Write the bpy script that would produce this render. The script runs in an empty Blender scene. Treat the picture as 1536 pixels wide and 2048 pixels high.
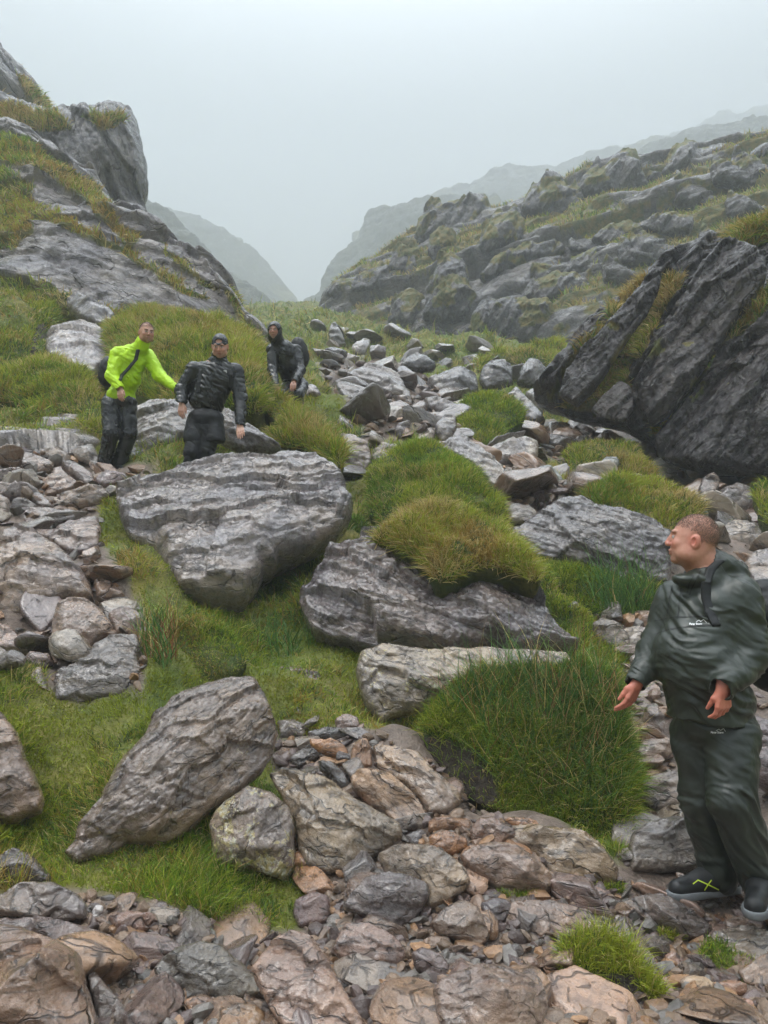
import bpy, math, random
import numpy as np
from mathutils import Vector, Matrix
from mathutils.geometry import delaunay_2d_cdt
from mathutils.bvhtree import BVHTree

# ---------------------------------------------------------------- camera, sky, sun, exposure
SC = bpy.context.scene
COL = SC.collection
F = 1538.0
PITCH = math.radians(5.0)
CAMZ = 1.55
cam_d = bpy.data.cameras.new('camera'); cam = bpy.data.objects.new('camera', cam_d); COL.objects.link(cam)
cam_d.sensor_fit = 'HORIZONTAL'; cam_d.sensor_width = 36; cam_d.lens = 36*F/1536
cam_d.clip_start = 0.05; cam_d.clip_end = 3000
cam.location = (0, 0, CAMZ); cam.rotation_euler = (math.radians(90)+PITCH, 0, 0)
SC.camera = cam

SUN_EL, SUN_AZ = math.radians(64), math.radians(235)   # azimuth from +Y clockwise
world = bpy.data.worlds.new('World'); SC.world = world; world.use_nodes = True
nt = world.node_tree; nt.nodes.clear()
wo = nt.nodes.new('ShaderNodeOutputWorld'); bg = nt.nodes.new('ShaderNodeBackground')
sky = nt.nodes.new('ShaderNodeTexSky'); sky.sky_type = 'NISHITA'; sky.sun_disc = False
sky.sun_elevation = SUN_EL; sky.sun_rotation = SUN_AZ; sky.dust_density = 4.0; sky.air_density = 1.0; sky.ozone_density = 1.0
# an overcast sky: the clear blue of the sky texture veiled by an even grey-white cloud deck
mx = nt.nodes.new('ShaderNodeMix'); mx.data_type = 'RGBA'; mx.inputs[0].default_value = 0.86
tc = nt.nodes.new('ShaderNodeTexCoord'); nz = nt.nodes.new('ShaderNodeTexNoise'); nz.inputs['Scale'].default_value = 1.6; nz.inputs['Detail'].default_value = 3
cr = nt.nodes.new('ShaderNodeValToRGB')
cr.color_ramp.elements[0].position = 0.32; cr.color_ramp.elements[0].color = (5.7, 6.15, 6.5, 1)
cr.color_ramp.elements[1].position = 0.68; cr.color_ramp.elements[1].color = (7.6, 8.0, 8.3, 1)
nt.links.new(tc.outputs['Generated'], nz.inputs['Vector']); nt.links.new(nz.outputs['Fac'], cr.inputs['Fac'])
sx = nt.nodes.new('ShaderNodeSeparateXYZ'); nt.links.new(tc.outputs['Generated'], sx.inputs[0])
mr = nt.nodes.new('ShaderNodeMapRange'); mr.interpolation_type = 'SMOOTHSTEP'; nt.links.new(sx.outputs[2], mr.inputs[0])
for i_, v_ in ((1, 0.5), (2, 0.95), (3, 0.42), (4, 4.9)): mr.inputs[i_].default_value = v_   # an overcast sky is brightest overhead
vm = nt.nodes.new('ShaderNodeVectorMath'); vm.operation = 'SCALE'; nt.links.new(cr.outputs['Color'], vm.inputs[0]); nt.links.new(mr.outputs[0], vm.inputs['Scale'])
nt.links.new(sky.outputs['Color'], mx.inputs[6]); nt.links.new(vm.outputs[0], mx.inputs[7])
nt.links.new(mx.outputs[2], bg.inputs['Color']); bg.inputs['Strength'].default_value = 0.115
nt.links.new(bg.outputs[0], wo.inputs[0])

sun_d = bpy.data.lights.new('sun', 'SUN'); sun = bpy.data.objects.new('sun', sun_d); COL.objects.link(sun)
sun_d.energy = 1.5; sun_d.angle = math.radians(25); sun_d.color = (1.0, 0.97, 0.93)
sdir = Vector((math.sin(SUN_AZ)*math.cos(SUN_EL), math.cos(SUN_AZ)*math.cos(SUN_EL), math.sin(SUN_EL)))
sun.rotation_euler = sdir.to_track_quat('Z', 'Y').to_euler()
SC.view_settings.view_transform = 'Standard'; SC.view_settings.look = 'None'
SC.view_settings.exposure = 1.5; SC.view_settings.gamma = 1.0; SC.view_settings.use_curve_mapping = False
SC.render.engine = 'CYCLES'
SC.cycles.use_denoising = True
SC.cycles.max_bounces = 6; SC.cycles.diffuse_bounces = 3; SC.cycles.glossy_bounces = 2
SC.cycles.transmission_bounces = 2; SC.cycles.volume_bounces = 3; SC.cycles.transparent_max_bounces = 8
SC.cycles.volume_step_rate = 4.0; SC.cycles.caustics_reflective = False; SC.cycles.caustics_refractive = False

# ---------------------------------------------------------------- helpers
UINT = np.uint32
def _h(ix, iy, iz, seed):
    h = (ix.astype(np.int64)*374761393 + iy.astype(np.int64)*668265263 + iz.astype(np.int64)*2147483647 + seed*974634777) & 0xffffffff
    h = ((h ^ (h >> 13))*1274126177) & 0xffffffff
    h = (h ^ (h >> 16))
    h = (h*2246822519) & 0xffffffff
    return ((h ^ (h >> 15)) & 0xffffff)/float(0xffffff)
def vnoise(p, seed=0):
    f = np.floor(p); t = p-f; t = t*t*(3-2*t); f = f.astype(np.int64)
    x, y, z = f[:, 0], f[:, 1], f[:, 2]; tx, ty, tz = t[:, 0], t[:, 1], t[:, 2]
    def c(a, b, d): return _h(x+a, y+b, z+d, seed)
    a = c(0,0,0)*(1-tx)+c(1,0,0)*tx; b = c(0,1,0)*(1-tx)+c(1,1,0)*tx
    d = c(0,0,1)*(1-tx)+c(1,0,1)*tx; e = c(0,1,1)*(1-tx)+c(1,1,1)*tx
    return ((a*(1-ty)+b*ty)*(1-tz)+(d*(1-ty)+e*ty)*tz)*2-1
ROT = np.array([[0.36, 0.48, -0.8], [-0.8, 0.6, 0.0], [0.48, 0.64, 0.6]])
def fbm(p, octs=4, seed=0, gain=0.5, ridged=False):
    p = np.asarray(p, float); s = np.zeros(len(p)); a = 1.0; tot = 0
    for o in range(octs):
        n = vnoise(p, seed+o*17)
        if ridged: n = 1-2*np.abs(n)
        s += a*n; tot += a; a *= gain; p = (p @ ROT.T)*2.03
    return s/tot
def cells(p, seed=0, jit=0.95):
    """2-D voronoi: offset to the owning cell's centre, cell hash a, hash b, edge distance"""
    n = len(p); f = np.floor(p).astype(np.int64); best = np.full(n, 9e9); sec = np.full(n, 9e9)
    off = np.zeros((n, 2)); ha = np.zeros(n); hb = np.zeros(n); z = np.zeros(n, np.int64)
    for i in (-1, 0, 1):
        for j in (-1, 0, 1):
            cx = f[:, 0]+i; cy = f[:, 1]+j
            jx = _h(cx, cy, z, seed); jy = _h(cx, cy, z+7, seed)
            dx = p[:, 0]-(cx+0.5+jit*(jx-0.5)); dy = p[:, 1]-(cy+0.5+jit*(jy-0.5)); d = dx*dx+dy*dy
            m = d < best; sec = np.where(m, best, np.minimum(sec, d)); best = np.where(m, d, best)
            off[m, 0] = dx[m]; off[m, 1] = dy[m]; ha[m] = _h(cx, cy, z+3, seed)[m]; hb[m] = _h(cx, cy, z+5, seed)[m]
    return off, ha, hb, np.sqrt(sec)-np.sqrt(best)
def sstep(a, b, x):
    t = np.clip((x-a)/(b-a), 0, 1); return t*t*(3-2*t)
def ray(px, py):
    px = np.asarray(px, float); py = np.asarray(py, float)
    u = (px-768)/F; v = (1024-py)/F; c, s = math.cos(PITCH), math.sin(PITCH)
    return np.stack([u, c-v*s, s+v*c], -1)
def P(px, py, Y):
    d = ray(px, py); return np.array([0, 0, CAMZ])+d*(np.asarray(Y, float)/d[..., 1])[..., None]
def project(p):
    q = p-np.array([0, 0, CAMZ]); c, s = math.cos(PITCH), math.sin(PITCH)
    dep = q[:, 1]*c+q[:, 2]*s; up = -q[:, 1]*s+q[:, 2]*c; dep = np.where(dep < 0.05, 0.05, dep)
    return 768+F*q[:, 0]/dep, 1024-F*up/dep
def inpoly(x, y, poly):
    poly = np.asarray(poly, float); r = np.zeros(np.shape(x), bool); n = len(poly); j = n-1
    for i in range(n):
        xi, yi = poly[i]; xj, yj = poly[j]
        if yi != yj:
            r ^= ((yi > y) != (yj > y)) & (x < (xj-xi)*(y-yi)/(yj-yi)+xi)
        j = i
    return r
def smooth_attr(me, name, typ, dom, arr):
    a = me.attributes.new(name, typ, dom)
    a.data.foreach_set('value' if typ == 'FLOAT' else ('vector' if typ == 'FLOAT_VECTOR' else 'color'), np.asarray(arr, np.float32).ravel())
def mesh_np(name, V, polys, smooth=True, attrs=None):
    """polys: list of (n,k) int arrays"""
    me = bpy.data.meshes.new(name); V = np.asarray(V, np.float32)
    me.vertices.add(len(V)); me.vertices.foreach_set('co', V.ravel())
    polys = [np.asarray(q, np.int32) for q in polys if len(q)]
    nl = sum(q.size for q in polys); npol = sum(len(q) for q in polys)
    me.loops.add(nl); me.loops.foreach_set('vertex_index', np.concatenate([q.ravel() for q in polys]))
    me.polygons.add(npol); tot = np.concatenate([np.full(len(q), q.shape[1], np.int32) for q in polys])
    st = np.concatenate([[0], np.cumsum(tot)[:-1]]).astype(np.int32)
    me.polygons.foreach_set('loop_start', st)
    me.update(calc_edges=True)
    me.polygons.foreach_set('use_smooth', np.full(npol, smooth))
    for k, (typ, arr) in (attrs or {}).items(): smooth_attr(me, k, typ, 'POINT', arr)
    me.update(); return me
def link(name, me, mat=None, parent=None, loc=(0, 0, 0), label=None, cat=None, group=None, kind=None, color=None):
    o = bpy.data.objects.new(name, me); COL.objects.link(o)
    if mat is not None and me is not None:
        if not me.materials: me.materials.append(mat)
    o.location = loc
    if parent is not None: o.parent = parent
    if label: o['label'] = label
    if cat: o['category'] = cat
    if group: o['group'] = group
    if kind: o['kind'] = kind
    if color: o.color = color
    return o
# ---- shader helper
class NT:
    def __init__(s, name):
        s.m = bpy.data.materials.new(name); s.m.use_nodes = True; s.t = s.m.node_tree; s.t.nodes.clear()
        s.out = s.n('ShaderNodeOutputMaterial'); s.b = s.n('ShaderNodeBsdfPrincipled'); s.l(s.b.outputs[0], s.out.inputs[0])
    def n(s, t, **kw):
        x = s.t.nodes.new(t)
        for k, v in kw.items(): setattr(x, k, v)
        return x
    def l(s, a, b): s.t.links.new(a, b)
    def val(s, sock, v):
        if isinstance(v, (int, float, tuple, list)): sock.default_value = v
        else: s.l(v, sock)
    def noise(s, vec, scale, detail=4, rough=0.55, dist=0.0):
        x = s.n('ShaderNodeTexNoise'); x.inputs['Scale'].default_value = scale; x.inputs['Detail'].default_value = detail
        x.inputs['Roughness'].default_value = rough; x.inputs['Distortion'].default_value = dist
        if vec is not None: s.l(vec, x.inputs['Vector'])
        return x.outputs['Fac']
    def ramp(s, fac, a, b, ca=0.0, cb=1.0):
        x = s.n('ShaderNodeMapRange'); x.interpolation_type = 'SMOOTHSTEP'
        s.val(x.inputs[0], fac); s.val(x.inputs[1], a); s.val(x.inputs[2], b); s.val(x.inputs[3], ca); s.val(x.inputs[4], cb)
        return x.outputs[0]
    def math(s, op, a, b=0.0, c=0.0):
        x = s.n('ShaderNodeMath', operation=op); s.val(x.inputs[0], a); s.val(x.inputs[1], b); s.val(x.inputs[2], c); return x.outputs[0]
    def mix(s, f, a, b, mode='MIX'):
        x = s.n('ShaderNodeMix', data_type='RGBA', blend_type=mode)
        s.val(x.inputs[0], f)
        for i, v in ((6, a), (7, b)):
            if isinstance(v, (tuple, list)): x.inputs[i].default_value = tuple(v)+(1,)*(4-len(v))
            else: s.l(v, x.inputs[i])
        return x.outputs[2]
    def scale(s, vec, sc):
        x = s.n('ShaderNodeVectorMath', operation='MULTIPLY'); s.l(vec, x.inputs[0]); x.inputs[1].default_value = sc; return x.outputs[0]
    def attr(s, name, out='Vector'):
        x = s.n('ShaderNodeAttribute'); x.attribute_name = name; return x.outputs[out]
    def bump(s, h, strength, dist, nrm=None):
        x = s.n('ShaderNodeBump'); x.inputs['Strength'].default_value = strength; x.inputs['Distance'].default_value = dist
        s.l(h, x.inputs['Height'])
        if nrm is not None: s.l(nrm, x.inputs['Normal'])
        return x.outputs[0]
    def done(s, col=None, rough=None, nrm=None, **kw):
        if col is not None: s.val(s.b.inputs['Base Color'], col if not isinstance(col, tuple) else col+(1,)*(4-len(col)))
        if rough is not None: s.val(s.b.inputs['Roughness'], rough)
        if nrm is not None: s.l(nrm, s.b.inputs['Normal'])
        for k, v in kw.items(): s.val(s.b.inputs[k.replace('_', ' ')], v)
        return s.m

# ---------------------------------------------------------------- materials
def mat_rock(name='wet_rock', k=1.0, grass=False, coat=0.85, spec=0.75):
    s = NT(name); rc = s.attr('rc'); oi = s.n('ShaderNodeObjectInfo')
    off = s.n('ShaderNodeVectorMath', operation='ADD'); s.l(rc, off.inputs[0])
    sc = s.n('ShaderNodeVectorMath', operation='SCALE'); sc.inputs[0].default_value = (37, 53, 19); s.l(oi.outputs['Random'], sc.inputs['Scale']); s.l(sc.outputs[0], off.inputs[1])
    v = off.outputs[0]; v = s.scale(v, (k, k, k))
    big = s.noise(v, 2.0, 4, 0.6, 0.6); st = s.noise(s.scale(v, (11, 3.2, 3.2)), 1.0, 7, 0.62, 1.2); st2 = s.noise(s.scale(v, (30, 11, 11)), 1.0, 6, 0.66, 0.8)
    fine = s.noise(v, 110, 4, 0.7); mid = s.noise(v, 12, 7, 0.66, 0.3)
    base = oi.outputs['Color']
    c = s.mix(s.ramp(big, 0.36, 0.66), s.mix(1.0, base, (0.78, 0.72, 0.74), 'MULTIPLY'), s.mix(1.0, base, (1.5, 1.30, 1.08), 'MULTIPLY'))
    c = s.mix(s.ramp(mid, 0.46, 0.66, 0, 0.65), c, s.mix(1.0, base, (0.38, 0.33, 0.31), 'MULTIPLY'))
    c = s.mix(s.ramp(st, 0.54, 0.66, 0.0, 0.7), c, s.mix(1.0, base, (0.28, 0.26, 0.27), 'MULTIPLY'))
    c = s.mix(s.ramp(st2, 0.55, 0.7, 0.0, 0.25), c, s.mix(1.0, base, (1.5, 1.45, 1.38), 'MULTIPLY'))
    c = s.mix(s.ramp(fine, 0.58, 0.78, 0, 0.6), c, s.mix(1.0, base, (1.7, 1.6, 1.45), 'MULTIPLY'))
    # joints and splits that follow the bedding
    dv = s.n('ShaderNodeTexNoise'); dv.inputs['Scale'].default_value = 2.6; dv.inputs['Detail'].default_value = 4; s.l(v, dv.inputs['Vector'])
    ad = s.n('ShaderNodeMix', data_type='VECTOR', blend_type='MIX') if False else s.n('ShaderNodeVectorMath', operation='MULTIPLY_ADD'); s.l(dv.outputs['Color'], ad.inputs[0]); ad.inputs[1].default_value = (.35, .35, .35); s.l(v, ad.inputs[2])
    def crack(sc_, wd):
        vo = s.n('ShaderNodeTexVoronoi', feature='DISTANCE_TO_EDGE'); vo.inputs['Scale'].default_value = 1.0; s.l(s.scale(ad.outputs[0], sc_), vo.inputs['Vector']); return s.ramp(vo.outputs['Distance'], 0.0, wd, 1.0, 0.0)
    ck = s.math('MULTIPLY', crack((7.5, 1.5, 1.5), 0.022), s.ramp(big, 0.42, 0.56)); ck2 = s.math('MULTIPLY', crack((26, 6, 6), 0.05), s.ramp(mid, 0.48, 0.58, 0, 0.7)); ck = s.math('MAXIMUM', ck, ck2)
    c = s.mix(s.math('MULTIPLY', ck, 0.6), c, s.mix(1.0, base, (0.16, 0.10, 0.09), 'MULTIPLY'))
    # lichen: amount = object alpha
    li = s.noise(v, 6.5, 8, 0.8, 0.3); li2 = s.noise(v, 42, 3, 0.6)
    th = s.math('SUBTRACT', 0.80, s.math('MULTIPLY', oi.outputs['Alpha'], 0.29))
    lf = s.ramp(s.math('MULTIPLY_ADD', li2, 0.30, s.math('SUBTRACT', li, 0.15)), th, s.math('ADD', th, 0.03))
    lc = s.mix(s.ramp(li2, 0.42, 0.58), (0.55, 0.53, 0.42), (0.42, 0.33, 0.13))
    c = s.mix(s.math('MULTIPLY', lf, 0.85), c, lc)
    rough = s.ramp(mid, 0.35, 0.68, 0.16, 0.42); rough = s.math('ADD', rough, s.math('MULTIPLY', lf, 0.3))
    h = s.math('ADD', s.math('MULTIPLY', st, 0.45), s.math('ADD', s.math('MULTIPLY', st2, 0.3), s.math('ADD', s.math('MULTIPLY', fine, 0.11), s.math('MULTIPLY', mid, 0.85))))
    h = s.math('SUBTRACT', h, s.math('MULTIPLY', ck, 0.6))
    if grass:
        g = s.attr('gr', 'Fac'); p = s.n('ShaderNodeNewGeometry').outputs['Position']; gn = s.noise(p, 3.0, 6, 0.7)
        gc = s.mix(s.ramp(gn, 0.4, 0.6), (0.07, 0.085, 0.014), (0.17, 0.13, 0.03)); c = s.mix(g, c, gc)
        rough = s.math('MAXIMUM', rough, s.math('MULTIPLY', g, 0.9))
    return s.done(c, rough, s.bump(h, 1.0, 0.035/k), Specular_IOR_Level=spec, Coat_Weight=coat, Coat_Roughness=0.2)
def mat_ground():
    s = NT('hillside_ground'); g = s.attr('gm', 'Fac'); rk = s.attr('rk', 'Fac'); p = s.n('ShaderNodeNewGeometry').outputs['Position']
    n1 = s.noise(p, 0.9, 5, 0.6); n2 = s.noise(p, 9, 5, 0.65); n3 = s.noise(p, 60, 4, 0.7); rc = s.attr('rc')
    gr = s.mix(s.ramp(n1, 0.35, 0.65), (0.10, 0.14, 0.02), (0.20, 0.17, 0.04)); gr = s.mix(s.ramp(n2, 0.4, 0.7, 0, 0.7), gr, (0.035, 0.055, 0.01))
    dirt = s.mix(s.ramp(n2, 0.35, 0.65), (0.10, 0.072, 0.055), (0.20, 0.15, 0.12)); dirt = s.mix(s.ramp(n3, 0.5, 0.75, 0, 0.8), dirt, (0.30, 0.24, 0.20))
    st = s.noise(s.scale(rc, (1.1, 0.16, 0.16)), 1.0, 6, 0.68, 0.9); st2 = s.noise(s.scale(rc, (6, 1.2, 1.2)), 1.0, 5, 0.68, 0.6)
    ro = s.mix(s.ramp(st, 0.36, 0.62), (0.075, 0.072, 0.08), (0.20, 0.195, 0.205)); ro = s.mix(s.ramp(st2, 0.5, 0.68, 0, 0.8), ro, (0.045, 0.043, 0.047))
    c = s.mix(g, dirt, gr); c = s.mix(rk, c, ro)
    wet = s.ramp(n2, 0.3, 0.7, 0.28, 0.6); rough = s.math('MAXIMUM', wet, s.math('MULTIPLY', s.math('SUBTRACT', g, rk), 0.9))
    h = s.math('ADD', s.math('MULTIPLY', n3, 0.12), s.math('ADD', s.math('MULTIPLY', n2, 0.4), s.math('MULTIPLY', s.math('ADD', st2, st), rk)))
    return s.done(c, rough, s.bump(h, 0.8, 0.12))
def mat_turf():
    s = NT('turf'); p = s.n('ShaderNodeNewGeometry').outputs['Position']; pe = s.attr('peat', 'Fac')
    n1 = s.noise(p, 1.7, 4, 0.6); n2 = s.noise(p, 25, 5, 0.7)
    gr = s.mix(s.ramp(n1, 0.35, 0.65), (0.05, 0.085, 0.012), (0.12, 0.115, 0.022)); gr = s.mix(s.ramp(n2, 0.4, 0.7, 0, 0.7), gr, (0.025, 0.04, 0.008))
    pt = s.mix(s.ramp(n2, 0.35, 0.7), (0.022, 0.015, 0.010), (0.07, 0.052, 0.036))
    return s.done(s.mix(pe, gr, pt), 0.85, s.bump(n2, 0.9, 0.05))
def mat_grass():
    s = NT('grass_blades'); c = s.attr('gcol', 'Color')
    s.b.inputs['Subsurface Weight'].default_value = 0.0
    tr = s.n('ShaderNodeBsdfTranslucent'); s.l(c, tr.inputs[0]); ms = s.n('ShaderNodeMixShader'); ms.inputs[0].default_value = 0.3
    s.done(c, 0.38, Specular_IOR_Level=0.5); s.l(s.b.outputs[0], ms.inputs[1]); s.l(tr.outputs[0], ms.inputs[2]); s.l(ms.outputs[0], s.out.inputs[0])
    return s.m
M_CRAG = mat_rock('crag_rock', 0.28, True, 0.15, 0.6); M_FAR = mat_rock('far_rock', 0.06, True, 0.0, 0.1)
M_ROCK, M_GROUND, M_TURF, M_GRASS = mat_rock(), mat_ground(), mat_turf(), mat_grass()
# ---------------------------------------------------------------- terrain: one polar height field round the camera
CTRL = [(0,2048,2.6),(768,2048,2.7),(1536,2048,2.8),(0,1850,3.2),(400,1850,3.35),(768,1850,3.4),(1150,1850,3.4),(1400,1810,3.65),(1536,1830,3.6),
 (100,1700,3.75),(500,1750,3.8),(768,1700,4.0),(1250,1750,3.9),(0,1400,4.8),(300,1420,4.7),(560,1450,4.9),(768,1450,5.0),(1050,1640,4.3),(1350,1640,4.4),(1536,1550,4.9),
 (100,1250,5.8),(300,1230,5.8),(520,1340,5.6),(600,1270,6.3),(450,1250,7.0),(400,1130,7.7),(800,1250,6.9),(950,1250,6.8),(950,1400,5.7),(1200,1330,6.2),(850,1150,7.2),(1400,1380,5.8),(1536,1300,6.6),
 (0,1050,7.0),(200,1010,7.5),(220,950,8.5),(350,935,8.3),(700,1060,7.8),(850,1040,8.0),(1050,1070,8.2),(1250,1180,7.3),(1450,1090,8.8),
 (0,900,9.0),(100,850,10.5),(200,820,11.5),(60,780,12),(600,885,9.8),(700,960,9),(850,930,9.6),(1000,970,10),(1150,980,10.5),(1300,970,11.5),(1500,970,12.2),
 (595,815,10.8),(750,830,13),(900,840,14),(1050,860,14),(1200,910,14),(1400,930,15),(450,760,13),(300,720,14.5),(530,730,14),
 (700,755,18),(850,765,18),(1000,785,18),(1150,820,18),(650,695,26),(800,705,25),(950,715,25),(1100,740,23),
 (600,645,36),(700,655,33),(850,685,28),(1000,690,27),(600,615,70),(680,640,42),(850,690,44),(1000,704,41),(1200,712,38),(1400,705,34),(1600,660,34),(600,612,110),(600,640,200),(1000,660,100),(1400,650,100),(1500,760,19),
 (0,620,15),(100,600,18),(250,640,21),(0,520,30),(200,580,34),(400,640,32),(480,650,36),(0,420,60),(250,560,60),(400,620,60),(300,600,120),(0,480,130),(450,630,120)]
def _pol(p):
    return np.arctan2(p[..., 0], p[..., 1]), np.hypot(p[..., 0], p[..., 1])
_cp = np.array([P(a, b, c) for a, b, c in CTRL]); _th, _r = _pol(_cp); _e = (_cp[:, 2]-CAMZ)/_r
_X = np.stack([_th*3.0, np.log(_r)], -1)
def _k(a, b):
    d = np.sqrt(((a[:, None, :]-b[None, :, :])**2).sum(-1)); return d*d*np.log(d+1e-9)
_n = len(_X); _A = np.zeros((_n+3, _n+3)); _A[:_n, :_n] = _k(_X, _X)+np.eye(_n)*0.004
_A[:_n, _n] = 1; _A[:_n, _n+1:] = _X; _A[_n, :_n] = 1; _A[_n+1:, :_n] = _X.T
_w = np.linalg.solve(_A, np.concatenate([_e, [0, 0, 0]]))
def e_macro(th, lr):
    sh = th.shape; X = np.stack([np.clip(th, -0.56, 0.56).ravel()*3, np.clip(lr, math.log(2.3), math.log(250)).ravel()], -1); o = np.zeros(len(X))
    for i in range(0, len(X), 40000):
        x = X[i:i+40000]; o[i:i+40000] = _k(x, _X) @ _w[:_n]+_w[_n]+x @ _w[_n+1:]
    return o.reshape(sh)
# columns: fine inside the view, coarse round the back
th_f = np.linspace(-0.60, 0.60, 840); th_c = np.linspace(0.60, 2*math.pi-0.60, 70)[1:-1]
TH = np.concatenate([th_f, th_c]); NTH = len(th_f)
LR = np.concatenate([np.linspace(math.log(0.3), math.log(2.2), 12)[:-1], np.linspace(math.log(2.2), math.log(26), 480)[:-1], np.linspace(math.log(26), math.log(110), 400)[:-1], np.linspace(math.log(110), math.log(505), 30)])
_ct = np.linspace(-0.60, 0.60, 130); _cl = np.linspace(math.log(2.3), math.log(250), 260)
_E = e_macro(*np.meshgrid(_ct, _cl, indexing='ij'))
def bil(T, a0, da, b0, db, a, b):
    i = np.clip((a-a0)/da, 0, T.shape[0]-1.001); j = np.clip((b-b0)/db, 0, T.shape[1]-1.001)
    i0 = i.astype(int); j0 = j.astype(int); fi = i-i0; fj = j-j0
    return (T[i0, j0]*(1-fi)+T[i0+1, j0]*fi)*(1-fj)+(T[i0, j0+1]*(1-fi)+T[i0+1, j0+1]*fi)*fj
def e_at(th, lr): return bil(_E, _ct[0], _ct[1]-_ct[0], _cl[0], _cl[1]-_cl[0], th, lr)
tt, ll = np.meshgrid(TH, LR, indexing='ij'); rr = np.exp(ll)
ths = np.where(tt > math.pi, tt-2*math.pi, tt)
em = e_at(np.clip(ths, -0.6, 0.6), ll)
zz = CAMZ+em*np.maximum(rr, 0); z23 = CAMZ+em*2.3
zz = np.where(rr < 2.3, z23, zz)
back = sstep(0.9, 1.7, np.abs(ths)); zz = zz*(1-back)+(-0.1+0*zz)*back*1.0
far = sstep(math.log(200), math.log(480), ll)
zz = zz*(1-far)+far*8
TX = rr*np.sin(tt); TY = rr*np.cos(tt)
TP = np.stack([TX, TY, zz], -1).reshape(-1, 3)
vpx, vpy = project(TP); rf = rr.ravel(); infr = (np.abs(ths).ravel() < 0.62)
# where the photo shows bare rock on the slopes beyond
RK_POLY = [(625,650),(640,600),(690,560),(850,430),(1000,380),(1100,330),(1700,240),(1700,620),(1290,600),(1150,690),(1100,710),(1010,700),(900,700),(860,660),(760,668),(700,655)]
wob = fbm(TP*0.25, 3, 5)*28
rk = (inpoly(vpx+wob, vpy+wob, RK_POLY) & (rf > 24) & infr).astype(float)
def blur(a, k=2, it=2):
    a = a.reshape(tt.shape).copy()
    for _ in range(it):
        for ax in (0, 1):
            s = a.copy()
            for d in range(1, k+1): s += np.roll(a, d, ax)+np.roll(a, -d, ax)
            a = s/(2*k+1)
    return a.ravel()
rks = blur(rk, 4, 2)
# displacement: angular slabs tilted up to the left, broken by steep faces
xy = TP[:, :2].copy(); wrp = np.stack([fbm(TP*0.22, 3, 11), fbm(TP*0.22, 3, 12)], -1)
dz = np.zeros(len(TP)); lf = np.zeros(len(TP))
rks = rks*0; rks[0] = 0.02; act = (rks > 0.01)
q = xy[act]+wrp[act]*2.0
# strata frame runs along u
ang = math.radians(-14); u = q[:, 0]*math.cos(ang)+q[:, 1]*math.sin(ang); v = -q[:, 0]*math.sin(ang)+q[:, 1]*math.cos(ang)
D = np.zeros(len(q))
for sc_, am, sd in ((6.5, 0.8, 1), (2.8, 1.0, 2), (1.2, 1.0, 3), (0.55, 0.8, 4)):
    off, ha, hb, ed = cells(np.stack([u/(sc_*1.5), v/sc_], -1), sd)
    D += am*sc_*((ha-0.5)*0.34-off[:, 0]*(0.15+0.5*hb)-off[:, 1]*(0.35+0.45*ha))
dz[act] = D*rks[act]*np.clip(0.45+rf[act]/70, 0, 0.95)*(1-0.6*sstep(55, 90, rf[act]))
# grassy ground: soft humps and small scale roughness
soft = fbm(TP*np.array([0.55, 0.55, 0.2]), 4, 31)*0.26*np.clip(rf/7, 0.3, 3.0)+fbm(TP*3.0, 3, 33)*0.085*np.clip(rf/6, 0.5, 3)
soft += (np.maximum(fbm(TP*np.array([1.3, 1.3, .3]), 2, 35), -.1))*0.34*sstep(3.3, 4.6, rf)
dz += soft*(1-0.6*rks)*sstep(2.5, 4, rf)
dz += fbm(TP*1.6, 4, 41, ridged=True)*0.10*rks
TP[:, 2] += dz
# ---- ground cover classes
GRAVEL = [[(-300,1790),(180,1790),(350,1815),(480,1855),(600,1860),(680,1810),(760,1700),(830,1690),(950,1700),(1250,1760),(1300,1700),(1300,1600),(2300,1560),(2300,2400),(-300,2400)],
 [(540,1440),(620,1450),(740,1460),(860,1520),(960,1620),(1060,1650),(1240,1760),(1000,1800),(700,1900),(620,1760),(560,1540)],
 [(-300,890),(60,900),(200,930),(330,940),(300,960),(230,990),(200,1050),(200,1130),(290,1240),(290,1400),(100,1400),(90,1320),(-300,1330)],
 [(640,730),(760,730),(960,780),(1000,900),(1110,960),(1200,1000),(1100,1060),(1000,1050),(900,900),(700,900),(690,960),(640,940),(740,900),(700,840)],
 [(1300,930),(2300,930),(2300,1720),(1440,1720),(1320,1560),(1320,1300),(1250,1290),(1170,1220),(1320,1250),(1330,1120),(1420,1050)],[(1000,860),(1200,860),(1340,930),(1100,930)],
 [(1180,1200),(1320,1250),(1330,1500),(1400,1700),(1250,1740),(1290,1500),(1250,1320)]]
gm = np.ones(len(TP)); wb = fbm(TP*2.5, 4, 55)*34
for g in GRAVEL: gm[inpoly(vpx+wb, vpy-wb*0.7, g) & (rf < 24)] = 0
gm[(rf < 2.6)] = 0
gm = blur(gm, 2, 1)
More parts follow.
